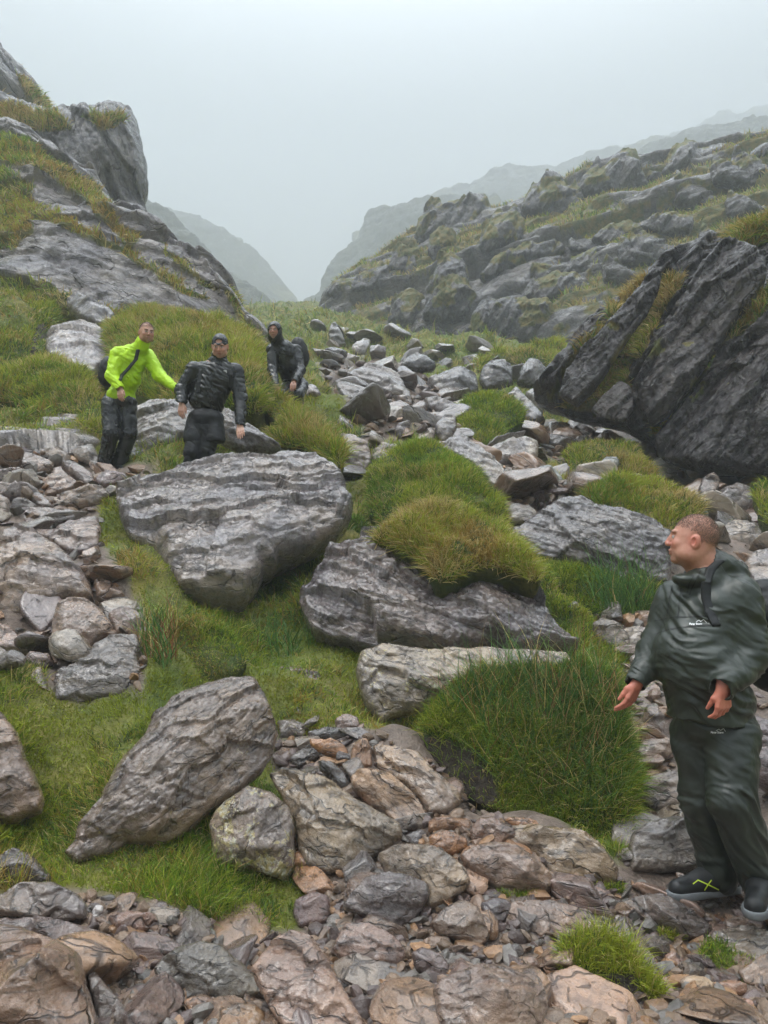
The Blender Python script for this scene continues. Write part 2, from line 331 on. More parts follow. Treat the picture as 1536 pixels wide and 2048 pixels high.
# slopes: grass lies on the flatter shelves
Zg = TP[:, 2].reshape(tt.shape)
gx = np.gradient(Zg, axis=0)/np.maximum(rr*np.gradient(TH)[:, None], 1e-4); gy = np.gradient(Zg, axis=1)/np.maximum(np.gradient(rr, axis=1), 1e-4)
slope = np.hypot(gx, gy).ravel(); nx = gx.ravel(); 
gn = fbm(TP*np.array([0.16, 0.3, 0.3]), 4, 61)
rkm = rks*sstep(-0.10, 0.10, slope*0.25-0.34+gn*1.0+0.35*fbm(TP*0.9, 3, 62))
rcv = np.stack([TP[:, 2]*2.0-TP[:, 0]*0.9+TP[:, 1]*0.2, TP[:, 0], TP[:, 1]], -1)
n0, n1 = tt.shape
idx = np.arange(n0*n1).reshape(n0, n1); ix2 = np.vstack([idx, idx[:1]])
quads = np.stack([ix2[:-1, :-1], ix2[:-1, 1:], ix2[1:, 1:], ix2[1:, :-1]], -1).reshape(-1, 4)
me = mesh_np('ground', TP, [quads], True, {'gm': ('FLOAT', gm), 'rk': ('FLOAT', rkm), 'rc': ('FLOAT_VECTOR', rcv)})
ground = link('ground', me, M_GROUND, kind='structure')
# lookup table over the fine columns
LRT = np.linspace(LR[11], math.log(110), 900)
ZT = np.array([np.interp(LRT, LR, Zg[i]) for i in range(NTH)]); ET = (ZT-CAMZ)/np.exp(LRT)[None, :]
GT = np.array([np.interp(LRT, LR, gm.reshape(tt.shape)[i]) for i in range(NTH)]); RT = np.array([np.interp(LRT, LR, rkm.reshape(tt.shape)[i]) for i in range(NTH)])
EC = np.maximum.accumulate(ET, axis=1)
dth = th_f[1]-th_f[0]; dlr = LRT[1]-LRT[0]
def tab(T, p):
    th, r = _pol(p); return bil(T, th_f[0], dth, LRT[0], dlr, th, np.log(np.maximum(r, 1e-3)))
def zat(p): return tab(ZT, p)
def hit(px, py):
    """first ground point seen along each pixel ray (nan where sky)"""
    d = ray(np.atleast_1d(px), np.atleast_1d(py)); h = np.hypot(d[:, 0], d[:, 1]); th = np.arctan2(d[:, 0], d[:, 1]); t = d[:, 2]/h
    i = np.clip(np.rint((th-th_f[0])/dth).astype(int), 0, NTH-1); out = np.full((len(t), 3), np.nan)
    for k in range(len(t)):
        j = np.searchsorted(EC[i[k]], t[k])
        if 0 < j < len(LRT):
            a, b = EC[i[k], j-1], EC[i[k], j]; f = 0 if b <= a else (t[k]-a)/(b-a)
            r = math.exp(LRT[j-1]+f*dlr); out[k] = (r*math.sin(th[k]), r*math.cos(th[k]), CAMZ+t[k]*r)
        elif j == 0:
            r = (ZT[i[k], 0]-CAMZ)/min(t[k], -1e-3); out[k] = (r*math.sin(th[k]), r*math.cos(th[k]), ZT[i[k], 0])
    g_ = np.isfinite(out[:, 0]); out[g_, 2] = zat(out[g_]); return out
def gnormal(p):
    e = 0.06; a = zat(p+np.array([e, 0, 0])); b = zat(p-np.array([e, 0, 0])); c = zat(p+np.array([0, e, 0])); d = zat(p-np.array([0, e, 0]))
    n = np.stack([-(a-b)/(2*e), -(c-d)/(2*e), np.ones(len(p))], -1); return n/np.linalg.norm(n, axis=1)[:, None]
# ---------------------------------------------------------------- rocks traced from the photograph, each a closed solid with its own depth
def unit(v): v = np.asarray(v, float); return v/np.linalg.norm(v)
def lin_interp(cp, cv, q):
    """piecewise linear interpolation over the Delaunay triangles of the control points"""
    r = delaunay_2d_cdt([Vector(c) for c in cp], [], [], 0, 1e-6); vs = np.array([tuple(v) for v in r[0]]); ov = np.array([cv[o[0]] if len(o) else 0 for o in r[3]])
    out = np.zeros(len(q)); 
    for f in r[2]:
        a, b, c = vs[f[0]], vs[f[1]], vs[f[2]]; d = (b[0]-a[0])*(c[1]-a[1])-(c[0]-a[0])*(b[1]-a[1])
        if abs(d) < 1e-12: continue
        w1 = ((q[:, 0]-a[0])*(c[1]-a[1])-(c[0]-a[0])*(q[:, 1]-a[1]))/d; w2 = ((b[0]-a[0])*(q[:, 1]-a[1])-(q[:, 0]-a[0])*(b[1]-a[1]))/d; w0 = 1-w1-w2
        m = (w0 >= -1e-6) & (w1 >= -1e-6) & (w2 >= -1e-6); out[m] = w0[m]*ov[f[0]]+w1[m]*ov[f[1]]+w2[m]*ov[f[2]]
    return out
def seg_dist(q, poly):
    a = poly; b = np.roll(poly, -1, 0); d = np.full(len(q), 9e9)
    for i in range(len(a)):
        ab = b[i]-a[i]; L = ab@ab+1e-12; t = np.clip(((q-a[i])@ab)/L, 0, 1); e = q-a[i]-t[:, None]*ab; d = np.minimum(d, (e*e).sum(1))
    return np.sqrt(d)
def ledges(s, k, seed, p=2.0):
    f = np.floor(s*k); t = s*k-f; z = np.zeros(len(s), np.int64)
    a = _h(f.astype(np.int64), z, z, seed); b = _h(f.astype(np.int64)+1, z, z, seed); u = sstep(0.80, 1.0, t)
    return a*(1-u)+b*u-0.5
RN = [0]; REFS = []
COVER = []     # (centre, radius) of the placed rocks, so that scatter keeps off them
def build_solid(name, out_px, lean, yaw, Y, anchor, ctrl, T, Tb, w, sa, dip, amp, lay, spx, seed, rough, hum=0.0, auto=4, edge=1.0, extra=None, lump=0.0, vor=(), smooth=0):
    rng = np.random.RandomState(seed)
    out_px = np.array(out_px, float); c = out_px.mean(0)
    if Y is None:
        k = np.argmax(out_px[:, 1]) if anchor is None else None
        a = out_px[k] if anchor is None else np.array(anchor, float)
        a = np.array([np.clip(a[0], -250, 1780), min(a[1], 2150)])
        h = hit([a[0]], [a[1]-2])[0]
        B = h if np.isfinite(h[0]) else P(a[0], a[1], 15)
    else:
        a = np.array(anchor, float) if anchor is not None else c; B = P(a[0], a[1], Y)
    la, ya = math.radians(lean), math.radians(yaw)
    n = np.array([math.sin(ya)*math.cos(la), -math.cos(ya)*math.cos(la), math.sin(la)]); e1 = np.array([math.cos(ya), math.sin(ya), 0]); e2 = np.cross(n, e1)
    C0 = np.array([0, 0, CAMZ])
    def topl(pp):
        d = ray(pp[:, 0], pp[:, 1]); den = d@n; den = np.where(den > -0.02, -0.02, den); t = ((B-C0)@n)/den; X = C0+d*t[:, None]-B
        return np.stack([X@e1, X@e2], -1)
    o2 = topl(out_px); area = 0.5*abs(np.sum(o2[:, 0]*np.roll(o2[:, 1], -1)-np.roll(o2[:, 0], -1)*o2[:, 1])); S = math.sqrt(area)
    dist = np.linalg.norm(B-C0)
    sp = spx*dist/F
    sp = max(sp, S/330)
    # outline resampled with small fractal roughness
    pts = []
    for i in range(len(o2)):
        a_, b_ = o2[i], o2[(i+1) % len(o2)]; L = np.linalg.norm(b_-a_); m = max(1, int(L/sp)); pts += [a_+(b_-a_)*k/m for k in range(m)]
    ol = np.array(pts)
    # soften polygon corners a little
    for _ in range(3): ol = 0.5*ol+0.25*(np.roll(ol, 1, 0)+np.roll(ol, -1, 0))
    p3 = np.concatenate([ol/S*7, np.full((len(ol), 1), seed*1.7)], 1)
    ol = ol+np.stack([fbm(p3, 4, seed), fbm(p3+9, 4, seed+1)], -1)*S*0.020*rough
    lo, hi = ol.min(0), ol.max(0)
    gx_, gy_ = np.meshgrid(np.arange(lo[0], hi[0], sp), np.arange(lo[1], hi[1], sp*0.87)); gx_ = gx_+(np.arange(gx_.shape[0]) % 2)[:, None]*sp*0.5
    g = np.stack([gx_.ravel(), gy_.ravel()], -1)+rng.uniform(-0.18, 0.18, (gx_.size, 2))*sp
    g = g[inpoly(g[:, 0], g[:, 1], ol)]; dg = seg_dist(g, ol); g = g[dg > sp*0.55]
    V2 = np.concatenate([ol, g]); no = len(ol)
    r = delaunay_2d_cdt([Vector(v) for v in V2.tolist()], [(i, (i+1) % no) for i in range(no)], [], 1, 1e-7)
    v2 = np.array([tuple(v) for v in r[0]]); tri = np.array([f for f in r[2] if len(f) == 3], int)
    isb = seg_dist(v2, ol) < sp*0.05
    d = np.where(isb, 0, seg_dist(v2, ol))
    T = S*0.22*T; Tb = S*0.35*Tb; W = S*0.16*w
    def prof(x, pw=2.2): x = np.clip(x, 0, 1); return (1-(1-x)**pw)**(1/pw)
    # facets
    cp = list(o2[::1]); cv = [0.0]*len(o2)
    if ctrl:
        cc = topl(np.array([[q[0], q[1]] for q in ctrl], float)); cp += list(cc); cv += [q[2]*S for q in ctrl]
    elif auto:
        k = 0; tries = 0; dmx = d.max(); got = []
        while k < auto and tries < 200:
            tries += 1; q = v2[rng.randint(len(v2))]; 
            if seg_dist(q[None], ol)[0] > dmx*0.35 and all(np.linalg.norm(q-g_) > dmx*0.45 for g_ in got): cp.append(q); cv.append(T*rng.uniform(0.5, 1.5)); got.append(q); k += 1
    fac = lin_interp(cp, cv, v2)
    h = T*0.55*prof(d/W)*edge+fac
    if hum: h = h+hum*S*prof(d/d.max(), 2.0)
    # own frame for strata
    sr = math.radians(sa); Lx = np.array([math.cos(sr), math.sin(sr)]); L3 = e1*Lx[0]+e2*Lx[1]; P3 = -e1*Lx[1]+e2*Lx[0]
    dp = math.radians(dip); ax = P3*math.cos(dp)+n*math.sin(dp); a3 = np.cross(L3, ax)
    def disp(X, hh, ed):
        s = X@ax; q = np.stack([s, X@L3, X@a3], -1)
        warp = fbm(q/S*np.array([2.2, 1.1, 1.1])+seed, 4, seed+3)*0.5+fbm(q/S*6, 3, seed+4)*0.10
        s2 = s/S*lay+warp*lay*0.33
        D = ledges(s2, 1.0, seed+5)*0.6+ledges(s2*2.7+3, 1.0, seed+6)*0.28+ledges(s2*6.1, 1.0, seed+8)*0.14
        cr = 1-np.abs(fbm(q/S*np.array([7, 1.6, 1.6])+seed*3, 3, seed+11, 0.55)); D = D-sstep(0.94, 1.0, cr)*0.35*rough-0.0
        for vs_, va_, el_ in vor:
            z_ = vs_*S; wq = q/S; w1 = fbm(wq*3+seed, 3, seed+21)*0.35*z_; w2 = fbm(wq*3+seed, 3, seed+22)*0.35*z_
            off, ha, hb, ed_ = cells(np.stack([(q[:, 1]+w1)/(z_*el_)+seed*0.37, ((v2@np.array([-Lx[1], Lx[0]]))+w2)/z_], -1), seed+23)
            D = D+(va_*vs_*((ha-0.5)*0.8-off[:, 1]*(0.4+0.8*hb)-off[:, 0]*(hb-0.35)))/max(amp, 1e-6)
        D = D*amp+fbm(q/S*4.0+seed, 5, seed+7, 0.55)*0.024*rough+fbm(q/S*11+seed, 3, seed+9, 0.6, True)*0.014*rough+fbm(q/S*28+seed, 2, seed+13)*0.004*rough+(fbm(q/S*1.9+seed, 3, seed+12)*lump if lump else 0)
        return hh+D*S*ed, q
    ed = prof(d/(W*0.6+1e-6), 1.5)
    X0 = e1*v2[:, :1]+e2*v2[:, 1:]+n*h[:, None]
    hf, q = disp(X0, h, 0.25+0.75*ed); hf = np.where(isb, 0, hf)
    for _ in range(smooth):
        sm = np.zeros(len(v2)); ct = np.zeros(len(v2))
        for a_, b_ in ((0, 1), (1, 2), (2, 0)): np.add.at(sm, tri[:, a_], hf[tri[:, b_]]); np.add.at(ct, tri[:, a_], 1)
        hf = np.where(isb, 0, 0.4*hf+0.6*sm/np.maximum(ct, 1))
    Xf = e1*v2[:, :1]+e2*v2[:, 1:]+n*hf[:, None]
    hb = -Tb*prof(d/(S*0.22), 1.8)*(0.8+0.2*fbm(np.concatenate([v2/S*3, v2[:, :1]*0], 1), 3, seed+8)); ib = np.where(isb)[0]
    Xb = e1*v2[:, :1]+e2*v2[:, 1:]+n*hb[:, None]
    nv = len(v2); mp = np.full(nv, -1); nb = np.where(~isb)[0]; mp[nb] = nv+np.arange(len(nb)); mp[ib] = ib
    V = np.concatenate([Xf, Xb[nb]]); bt = mp[tri][:, ::-1]
    # orientation
    aa = v2[tri[0]]; 
    if (aa[1, 0]-aa[0, 0])*(aa[2, 1]-aa[0, 1])-(aa[2, 0]-aa[0, 0])*(aa[1, 1]-aa[0, 1]) < 0: tri = tri[:, ::-1]; bt = bt[:, ::-1]
    rcs = np.stack([V@ax, V@L3, V@a3], -1)
    at = {'rc': ('FLOAT_VECTOR', rcs)}; at.update(extra(V+B, V, n) if extra else {})
    me = mesh_np(name, V, [tri, bt], True, at)
    COVER.append((B+e1*o2[:, 0].mean()+e2*o2[:, 1].mean(), S*0.5))
    return me, B, dict(B=B, n=n, e1=e1, e2=e2, S=S, V=V, tri=tri, nf=nv)
def rock(label, out, col=(0.2, 0.17, 0.16), li=0.0, lean=42, yaw=0, Y=None, anchor=None, ctrl=None, T=1, Tb=1, w=.45, sa=0, dip=35, amp=0.013, lay=9, spx=3.0, rough=1.0,
         name='boulder', cat='boulder', group=None, auto=4, hum=0.0, kind=None, seed=None, mat=None, edge=1.0, sink=0.0, extra=None, lump=0.0, vor=((.42, .13, 1.6), (.17, .12, 1.7)), smooth=0):
    RN[0] += 1; seed = seed or RN[0]*13+5
    me, B, info = build_solid(name, out, lean, yaw, Y, anchor, ctrl, T, Tb, w, sa, dip, amp, lay, spx, seed, rough, hum, auto, edge, extra, lump, vor, smooth)
    o = link(name, me, mat or M_ROCK, loc=B-info['n']*sink, label=label, cat=cat, group=group, kind=kind)
    k = np.random.RandomState(seed).uniform(0.9, 1.1)*0.82
    wm = (1.07, 1.0, .91) if (B[1] < 5.6 and min(col) < .5) else (1, 1, 1); o.color = (col[0]*k*wm[0], col[1]*k*wm[1], col[2]*k*wm[2], li); o['_'] = 1; del o['_']
    info['o'] = o; info['B'] = B
    if label: REFS.append((label, info['V'].mean(0)+B))
    return info
GREY, PALE, PURP, BRN, PINK, ORG, DARK, SLATE = (0.165,0.150,0.145), (0.28,0.26,0.24), (0.150,0.112,0.110), (0.22,0.155,0.115), (0.28,0.195,0.155), (0.32,0.19,0.11), (0.065,0.058,0.06), (0.13,0.122,0.13)
# ---------------------------------------------------------------- grass
G_FRESH, G_YEL, G_STRAW, G_DARK, G_OCHRE, G_MOSS = map(np.array, ((0.17,0.28,0.025),(0.36,0.40,0.04),(0.55,0.43,0.18),(0.06,0.12,0.018),(0.38,0.25,0.055),(0.29,0.34,0.02)))
def gcols(p, rng, mixw, sc=1.3, seed=0):
    """colour of each tuft: patches of fresh, yellow, straw, dark, ochre grass"""
    n = len(p); pal = [G_FRESH, G_YEL, G_STRAW, G_DARK, G_OCHRE]
    w = np.stack([np.clip(mixw[k]*(1+3.2*fbm(p*sc*1.5+k*9.1, 4, seed+k)), 0, None)+0.02*mixw[k] for k in range(5)], -1); w = w/w.sum(1)[:, None]; cw = np.cumsum(w, 1)
    k = (rng.uniform(0, 1, n)[:, None] > cw).sum(1).clip(0, 4); c = np.array(pal)[k]
    return c*rng.uniform(0.7, 1.3, (n, 1))
def blade_arrays(p, nrm, L, W, col, rng, droop=0.6, spread=0.35, up=0.5):
    n = len(p); z = np.array([0, 0, 1.0]); rnd = rng.normal(0, 1, (n, 3))*spread
    d0 = nrm*(1-up)+z*up+rnd; d0 /= np.linalg.norm(d0, axis=1)[:, None]
    hz = nrm*np.array([1, 1, 0]); bend = hz*1.2+rng.normal(0, 0.6, (n, 3))*np.array([1, 1, 0.2])
    dr = (droop*rng.uniform(0.4, 1.5, n))[:, None]
    d1 = d0+bend*dr-z*0.55*dr; d1 /= np.linalg.norm(d1, axis=1)[:, None]
    a = rng.uniform(0, 2*math.pi, n); sd = np.cross(d0, np.stack([np.cos(a), np.sin(a), np.full(n, 0.2)], -1)); sd /= np.linalg.norm(sd, axis=1)[:, None]+1e-9
    L = L[:, None]; w = W[:, None]*0.5; p0 = p-d0*L*0.08; p1 = p+d0*L*0.5; p2 = p1+d1*L*0.5
    V = np.stack([p0-sd*w, p0+sd*w, p1-sd*w*0.75, p1+sd*w*0.75, p2], 1).reshape(-1, 3)
    b = np.arange(n)[:, None]*5; Q = b+np.array([[0, 1, 3, 2]]); T = b+np.array([[2, 3, 4]])
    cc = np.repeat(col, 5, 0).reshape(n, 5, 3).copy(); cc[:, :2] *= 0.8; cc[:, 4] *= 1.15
    return V, Q, T, cc.reshape(-1, 3)
def blades(name, arrs, parent=None, **kw):
    V, Q, T, C, o = [], [], [], [], 0
    for v, q, t, c in arrs: V.append(v); Q.append(q+o); T.append(t+o); C.append(c); o += len(v)
    V = np.concatenate(V); C = np.concatenate(C); off = np.array(parent.location) if parent is not None else 0
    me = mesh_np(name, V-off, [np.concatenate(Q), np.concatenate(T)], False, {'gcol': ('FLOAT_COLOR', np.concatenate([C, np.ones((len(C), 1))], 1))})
    return link(name, me, M_GRASS, parent, kind='stuff', **kw)
def sample_tris(V, tri, n, rng):
    a, b, c = V[tri[:, 0]], V[tri[:, 1]], V[tri[:, 2]]; cr = np.cross(b-a, c-a); ar = np.linalg.norm(cr, axis=1); cum = np.cumsum(ar)
    k = np.searchsorted(cum, rng.uniform(0, cum[-1], n)).clip(0, len(tri)-1); u = rng.uniform(0, 1, (n, 2)); s = u.sum(1) > 1; u[s] = 1-u[s]
    return a[k]+(b-a)[k]*u[:, :1]+(c-a)[k]*u[:, 1:], cr[k]/(ar[k][:, None]+1e-12), k
MIX_GREEN, MIX_YEL, MIX_LUSH, MIX_OCH = (1, .8, .15, .5, .1), (.5, 1.1, .55, .2, .35), (1.2, .35, .06, 1.0, .03), (.5, .7, .8, .3, .8)
def hummock(label, out, lean=45, yaw=0, Y=None, anchor=None, ctrl=[], L=0.07, dens=1.0, mix=MIX_GREEN, peat=None, T=1.6, w=3.2, hum=0.12, droop=0.7, Tb=1.2, name='grass_hummock', cat='grass hummock', auto=0, kind=None, seed=None, Wd=1.0, parts=True):
    RN[0] += 1; seed = seed or RN[0]*7+3; rng = np.random.RandomState(seed)
    def ex(Vw, V, n):
        x, y = project(Vw); pe = np.zeros(len(V))
        for g in (peat or []): pe[inpoly(x+fbm(V*9, 2, 3)*16, y+fbm(V*9, 2, 4)*16, g)] = 1
        return {'peat': ('FLOAT', pe)}
    me, B, info = build_solid(name, out, lean+9, yaw, Y, anchor, ctrl, T*0.32, Tb, w*0.7, 0, 40, 0.0, 5, 4.5, seed, 1.6, hum*0.22, auto, 1.0, ex, 0.11)
    o = link(name, me, M_TURF, loc=B, label=label, cat=cat, kind=kind)
    V = info['V']; tri = info['tri']; dist = float(np.linalg.norm(B-np.array([0, 0, CAMZ])))
    a, b, c = V[tri[:, 0]], V[tri[:, 1]], V[tri[:, 2]]; area = np.linalg.norm(np.cross(b-a, c-a), axis=1).sum()/2
    px_area = area*(F/dist)**2*0.8; n = int(np.clip(px_area*0.24*dens, 600, 60000))
    p, nr, k = sample_tris(V, tri, n, rng); p = p+B
    pe = np.zeros(n, bool)
    if peat:
        x, y = project(p)
        for g in peat: pe |= inpoly(x, y, g)
    keep = (~pe | (rng.uniform(0, 1, n) < 0.10)) & (rng.uniform(0, 1, n) < np.clip(1.3+2.0*fbm(p*5.0, 3, 78), 0.15, 1)); p, nr = p[keep], nr[keep]; n = len(p)
    cl = np.clip(1+1.5*fbm(p*5.0/max(1, dist/8), 3, seed+2), 0.25, 2.2)
    wpx = dist/F
    arr = blade_arrays(p, nr, L*0.8*cl*rng.uniform(0.4, 1.5, n), np.maximum(0.0028, 1.25*wpx)*rng.uniform(0.7, 1.5, n)*Wd, gcols(p, rng, mix, 1.6, seed), rng, droop)
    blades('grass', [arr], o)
    return info
def ground_grass(n, seed=1):
    rng = np.random.RandomState(seed); px = rng.uniform(-160, 1700, n); py = 560+(2120-560)*rng.uniform(0, 1, n)
    p = hit(px, py); ok = np.isfinite(p[:, 0]); p = p[ok]; px, py = px[ok], py[ok]
    g = tab(GT, p); r_ = tab(RT, p); k = (g > rng.uniform(0.35, 0.75, len(p))) & (r_ < rng.uniform(0.15, 0.6, len(p))) & (np.hypot(p[:, 0], p[:, 1]) < 90); p = p[k]
    nr = gnormal(p); d = np.linalg.norm(p-np.array([0, 0, CAMZ]), axis=1); n = len(p)
    cl = np.clip(1+1.3*fbm(p*3.0, 3, 7), 0.3, 2.2)
    L = (0.055+0.006*d)*cl*rng.uniform(0.5, 1.4, n); W = np.maximum(0.0028, 1.35*d/F)*rng.uniform(0.7, 1.5, n)
    c = np.empty((n, 3)); far = d > 11
    ms = fbm(p*2.3+7, 3, 71); moss = ms > 0.04; L[moss] *= 0.38; L[ms < -0.30] *= 1.5
    c[~far] = gcols(p[~far], rng, (1.0, 1.0, .30, .7, .30), 1.5, 4); c[far] = gcols(p[far], rng, (.8, .9, .45, .4, .4), 0.35, 5)
    c[moss] = c[moss]*0.35+G_MOSS*0.65*rng.uniform(0.5, 1.3, (moss.sum(), 1))
    kp = rng.uniform(0, 1, n) < np.clip(1.25+2.2*fbm(p*5.0, 3, 77), 0.12, 1)
    p, nr, L, W, c = p[kp], nr[kp], L[kp], W[kp], c[kp]
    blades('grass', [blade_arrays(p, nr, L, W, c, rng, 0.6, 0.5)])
def rushes(label, pts, n, L, seed, cols=(.8, .1, .1), spread=0.22, Ln=0.35, base=None, W=0.0032):
    """upright stems; pts = pixel polygon on the ground or on a hummock where they root"""
    rng = np.random.RandomState(seed); pts = np.array(pts, float); lo, hi = pts.min(0), pts.max(0); q = rng.uniform(lo, hi, (n*6, 2)); q = q[inpoly(q[:, 0], q[:, 1], pts)][:n]
    if base is None:
        p = hit(q[:, 0], q[:, 1])
    else:
        tree = BVHTree.FromPolygons((base['V']+base['B']).tolist(), base['tri'].tolist()); p = []
        for d in ray(q[:, 0], q[:, 1]):
            h = tree.ray_cast(Vector((0, 0, CAMZ)), Vector(d))[0]
            p.append(tuple(h) if h is not None else (np.nan,)*3)
        p = np.array(p)
    p = p[np.isfinite(p[:, 0])]; n = len(p); cen = p.mean(0)
    d0 = np.stack([rng.normal(0, spread, n), rng.normal(0, spread, n), np.ones(n)], -1); d0 += (p-cen)*0.5*np.array([1, 1, 0]); d0 /= np.linalg.norm(d0, axis=1)[:, None]
    be = rng.normal(0, 0.22, (n, 3))*np.array([1, 1, 0]); LL = L*rng.uniform(0.45, 1.15, n)[:, None]
    P_ = [p]; d = d0.copy()
    for s in range(4): d = d+be+np.array([0, 0, -0.05]); d /= np.linalg.norm(d, axis=1)[:, None]; P_.append(P_[-1]+d*LL/4)
    dist = np.linalg.norm(cen-np.array([0, 0, CAMZ])); w0 = max(W, 2.0*dist/F)*0.6
    pal = np.array([(0.10, 0.23, 0.05), (0.60, 0.45, 0.18), (0.30, 0.13, 0.05), (0.20, 0.33, 0.05)]); cw = np.cumsum([cols[0]*0.75, cols[1], cols[2], cols[0]*0.25]); k = (rng.uniform(0, cw[-1], n)[:, None] > cw).sum(1).clip(0, 3); c = pal[k]*rng.uniform(0.7, 1.3, (n, 1))
    dead = k == 1
    V = []; 
    for i, x in enumerate(P_):
        w = w0*(1-i/4.3)
        for t in range(3): a = t*2.094; V.append(x+np.array([math.cos(a), math.sin(a), 0])*w)
    V = np.stack(V, 1).reshape(-1, 3); b = np.arange(n)[:, None]*15; Q = []
    for i in range(4):
        for t in range(3): Q.append(b+np.array([[i*3+t, i*3+(t+1) % 3, i*3+3+(t+1) % 3, i*3+3+t]]))
    me = mesh_np('rush_clump', V-cen, [np.concatenate(Q)], True, {'gcol': ('FLOAT_COLOR', np.concatenate([np.repeat(c, 15, 0), np.ones((n*15, 1))], 1))})
    return link('rush_clump', me, M_GRASS, loc=cen, label=label, cat='rushes')
R = rock
# --- the two great boulders in the middle
BIG = R('huge pale grey slate boulder with wavy ledges, overhanging the green bank below the hikers', [(227,998),(235,985),(262,975),(305,955),(330,958),(352,940),(414,926),(469,920),(540,920),(560,914),(603,914),(640,920),(660,934),(676,945),(690,975),(709,1008),(704,1025),(678,1050),(640,1072),(600,1094),(575,1100),(558,1106),(553,1124),(530,1129),(518,1152),(497,1180),(470,1191),(410,1189),(363,1181),(345,1160),(326,1136),(315,1107),(266,1074),(240,1040)],
  (0.235,0.215,0.22), 0.05, lean=48, Y=6.25, anchor=(450,1180), ctrl=[(300,1010,.03),(420,970,.03),(560,965,.03),(640,1005,.04),(330,1060,.06),(430,1075,.08),(540,1060,.08),(620,1050,.05),(400,1130,.08),(480,1130,.08),(450,1165,.06),(350,1120,.06)], Tb=1.0, sa=14, dip=64, amp=0.034, lay=17, spx=2.4, rough=1.2, T=.4, w=.3)
R('large brown and slate boulder with a cap of yellow grass and a crack through it', [(643,1122),(650,1092),(690,1085),(720,1075),(756,1077),(800,1090),(860,1110),(960,1130),(1013,1137),(1035,1150),(1060,1174),(1091,1215),(1122,1257),(1157,1291),(1133,1300),(1075,1308),(1029,1322),(987,1304),(893,1316),(852,1310),(779,1292),(716,1286),(664,1275),(628,1262),(596,1212),(598,1184),(615,1165)],
  (0.19,0.165,0.17), 0.04, lean=44, yaw=0, Y=5.95, anchor=(800,1290), ctrl=[(690,1150,.10),(745,1120,.12),(800,1180,.10),(880,1240,.05),(700,1220,.13),(640,1190,.06),(800,1250,.10),(900,1190,.04),(950,1200,.07),(1010,1230,.08),(1080,1270,.06),(980,1280,.09),(905,1280,.05)], Tb=1.3, sa=-24, dip=52, amp=0.036, lay=14, spx=2.4, rough=1.4, T=.5, w=.35, vor=((.36, .26, 1.8), (.15, .16, 1.8)))
R('pale lichened ledge rock under the large brown and slate boulder', [(721,1307),(760,1290),(850,1300),(990,1300),(1130,1310),(1150,1340),(1100,1400),(960,1420),(872,1400),(841,1423),(784,1436),(763,1452),(740,1425),(721,1392),(711,1346)],
  (0.27,0.25,0.22), 0.75, lean=30, Y=5.25, anchor=(780,1440), ctrl=[(740,1330,.04),(800,1330,.07),(860,1370,.08),(770,1390,.10),(950,1360,.05)], sa=-20, dip=40, Tb=1.2, amp=.03)
R('big tilted slab boulder with light top, dark brown side and yellow lichen, lower left', [(125,1705),(150,1680),(160,1645),(200,1600),(212,1565),(250,1512),(290,1470),(302,1436),(345,1395),(400,1370),(450,1359),(508,1356),(526,1378),(545,1422),(553,1460),(547,1512),(520,1545),(490,1572),(432,1617),(401,1645),(365,1671),(297,1694),(250,1686),(219,1707),(172,1720),(150,1728)],
  (0.24,0.20,0.175), 0.50, lean=36, yaw=14, Y=3.72, anchor=(297,1694), ctrl=[(530,1430,.12),(470,1455,.17),(420,1480,.19),(365,1525,.20),(300,1560,.17),(230,1620,.12),(180,1670,.06),(400,1410,.06),(450,1400,.08),(440,1560,.07),(480,1510,.06),(360,1620,.12),(280,1650,.10)], T=.6, Tb=1.2, sa=35, dip=25, amp=.028, lay=12, spx=2.6, rough=1.3, w=.7)
R('upright boulder crusted with pale yellow lichen leaning on the tilted slab boulder', [(417,1650),(432,1619),(469,1587),(495,1570),(542,1582),(578,1613),(591,1645),(590,1700),(591,1738),(573,1765),(521,1749),(448,1738),(422,1712)],
  (0.22,0.19,0.17), 1.0, lean=24, yaw=5, ctrl=[(480,1620,.2),(540,1620,.24),(570,1700,.2),(500,1700,.26),(450,1690,.16)], sa=60, rough=1.3, Tb=1.2)
R('wide brown wedge boulder with a flat grey-green top right of the lichen boulder', [(536,1548),(560,1542),(599,1543),(651,1556),(713,1598),(760,1625),(802,1650),(806,1672),(775,1700),(729,1723),(700,1745),(655,1756),(615,1740),(596,1700),(585,1640),(560,1590)],
  (0.235,0.20,0.15), 0.15, lean=40, ctrl=[(600,1590,.08),(660,1620,.14),(720,1650,.15),(770,1665,.08),(640,1680,.16),(700,1690,.14),(610,1650,.12)], sa=-28, T=.6, Tb=1.1)
R('long pinkish slab with grain lines at the top of the stone tumble', [(745,1493),(784,1494),(841,1507),(872,1543),(919,1580),(923,1606),(893,1630),(857,1632),(841,1600),(805,1564),(752,1535)], (0.31,0.245,0.19), .05, lean=46, yaw=-5, sa=-35, dip=10, ctrl=[(790,1520,.08),(840,1555,.12),(885,1595,.12),(860,1612,.08)], T=.6)
R('rounded peach-coloured boulder between the grained slab and the wide wedge boulder', [(699,1556),(715,1544),(737,1541),(784,1549),(810,1575),(841,1606),(858,1640),(831,1663),(794,1658),(768,1632),(727,1600),(704,1578)], (0.32,0.24,0.18), .12, lean=44, sa=-30, T=1.1, auto=3)
R('narrow pink stone standing upright at the head of the stone tumble', [(716,1478),(727,1474),(737,1478),(743,1497),(745,1533),(716,1541),(700,1528),(703,1497)], (0.33,0.23,0.18), 0, lean=25, sa=80, name='stone', cat='stone')
R('flat orange stone lying left of the upright pink stone', [(617,1478),(664,1481),(695,1497),(698,1512),(685,1518),(643,1507),(622,1492)], ORG, 0, lean=50, name='stone', cat='stone')
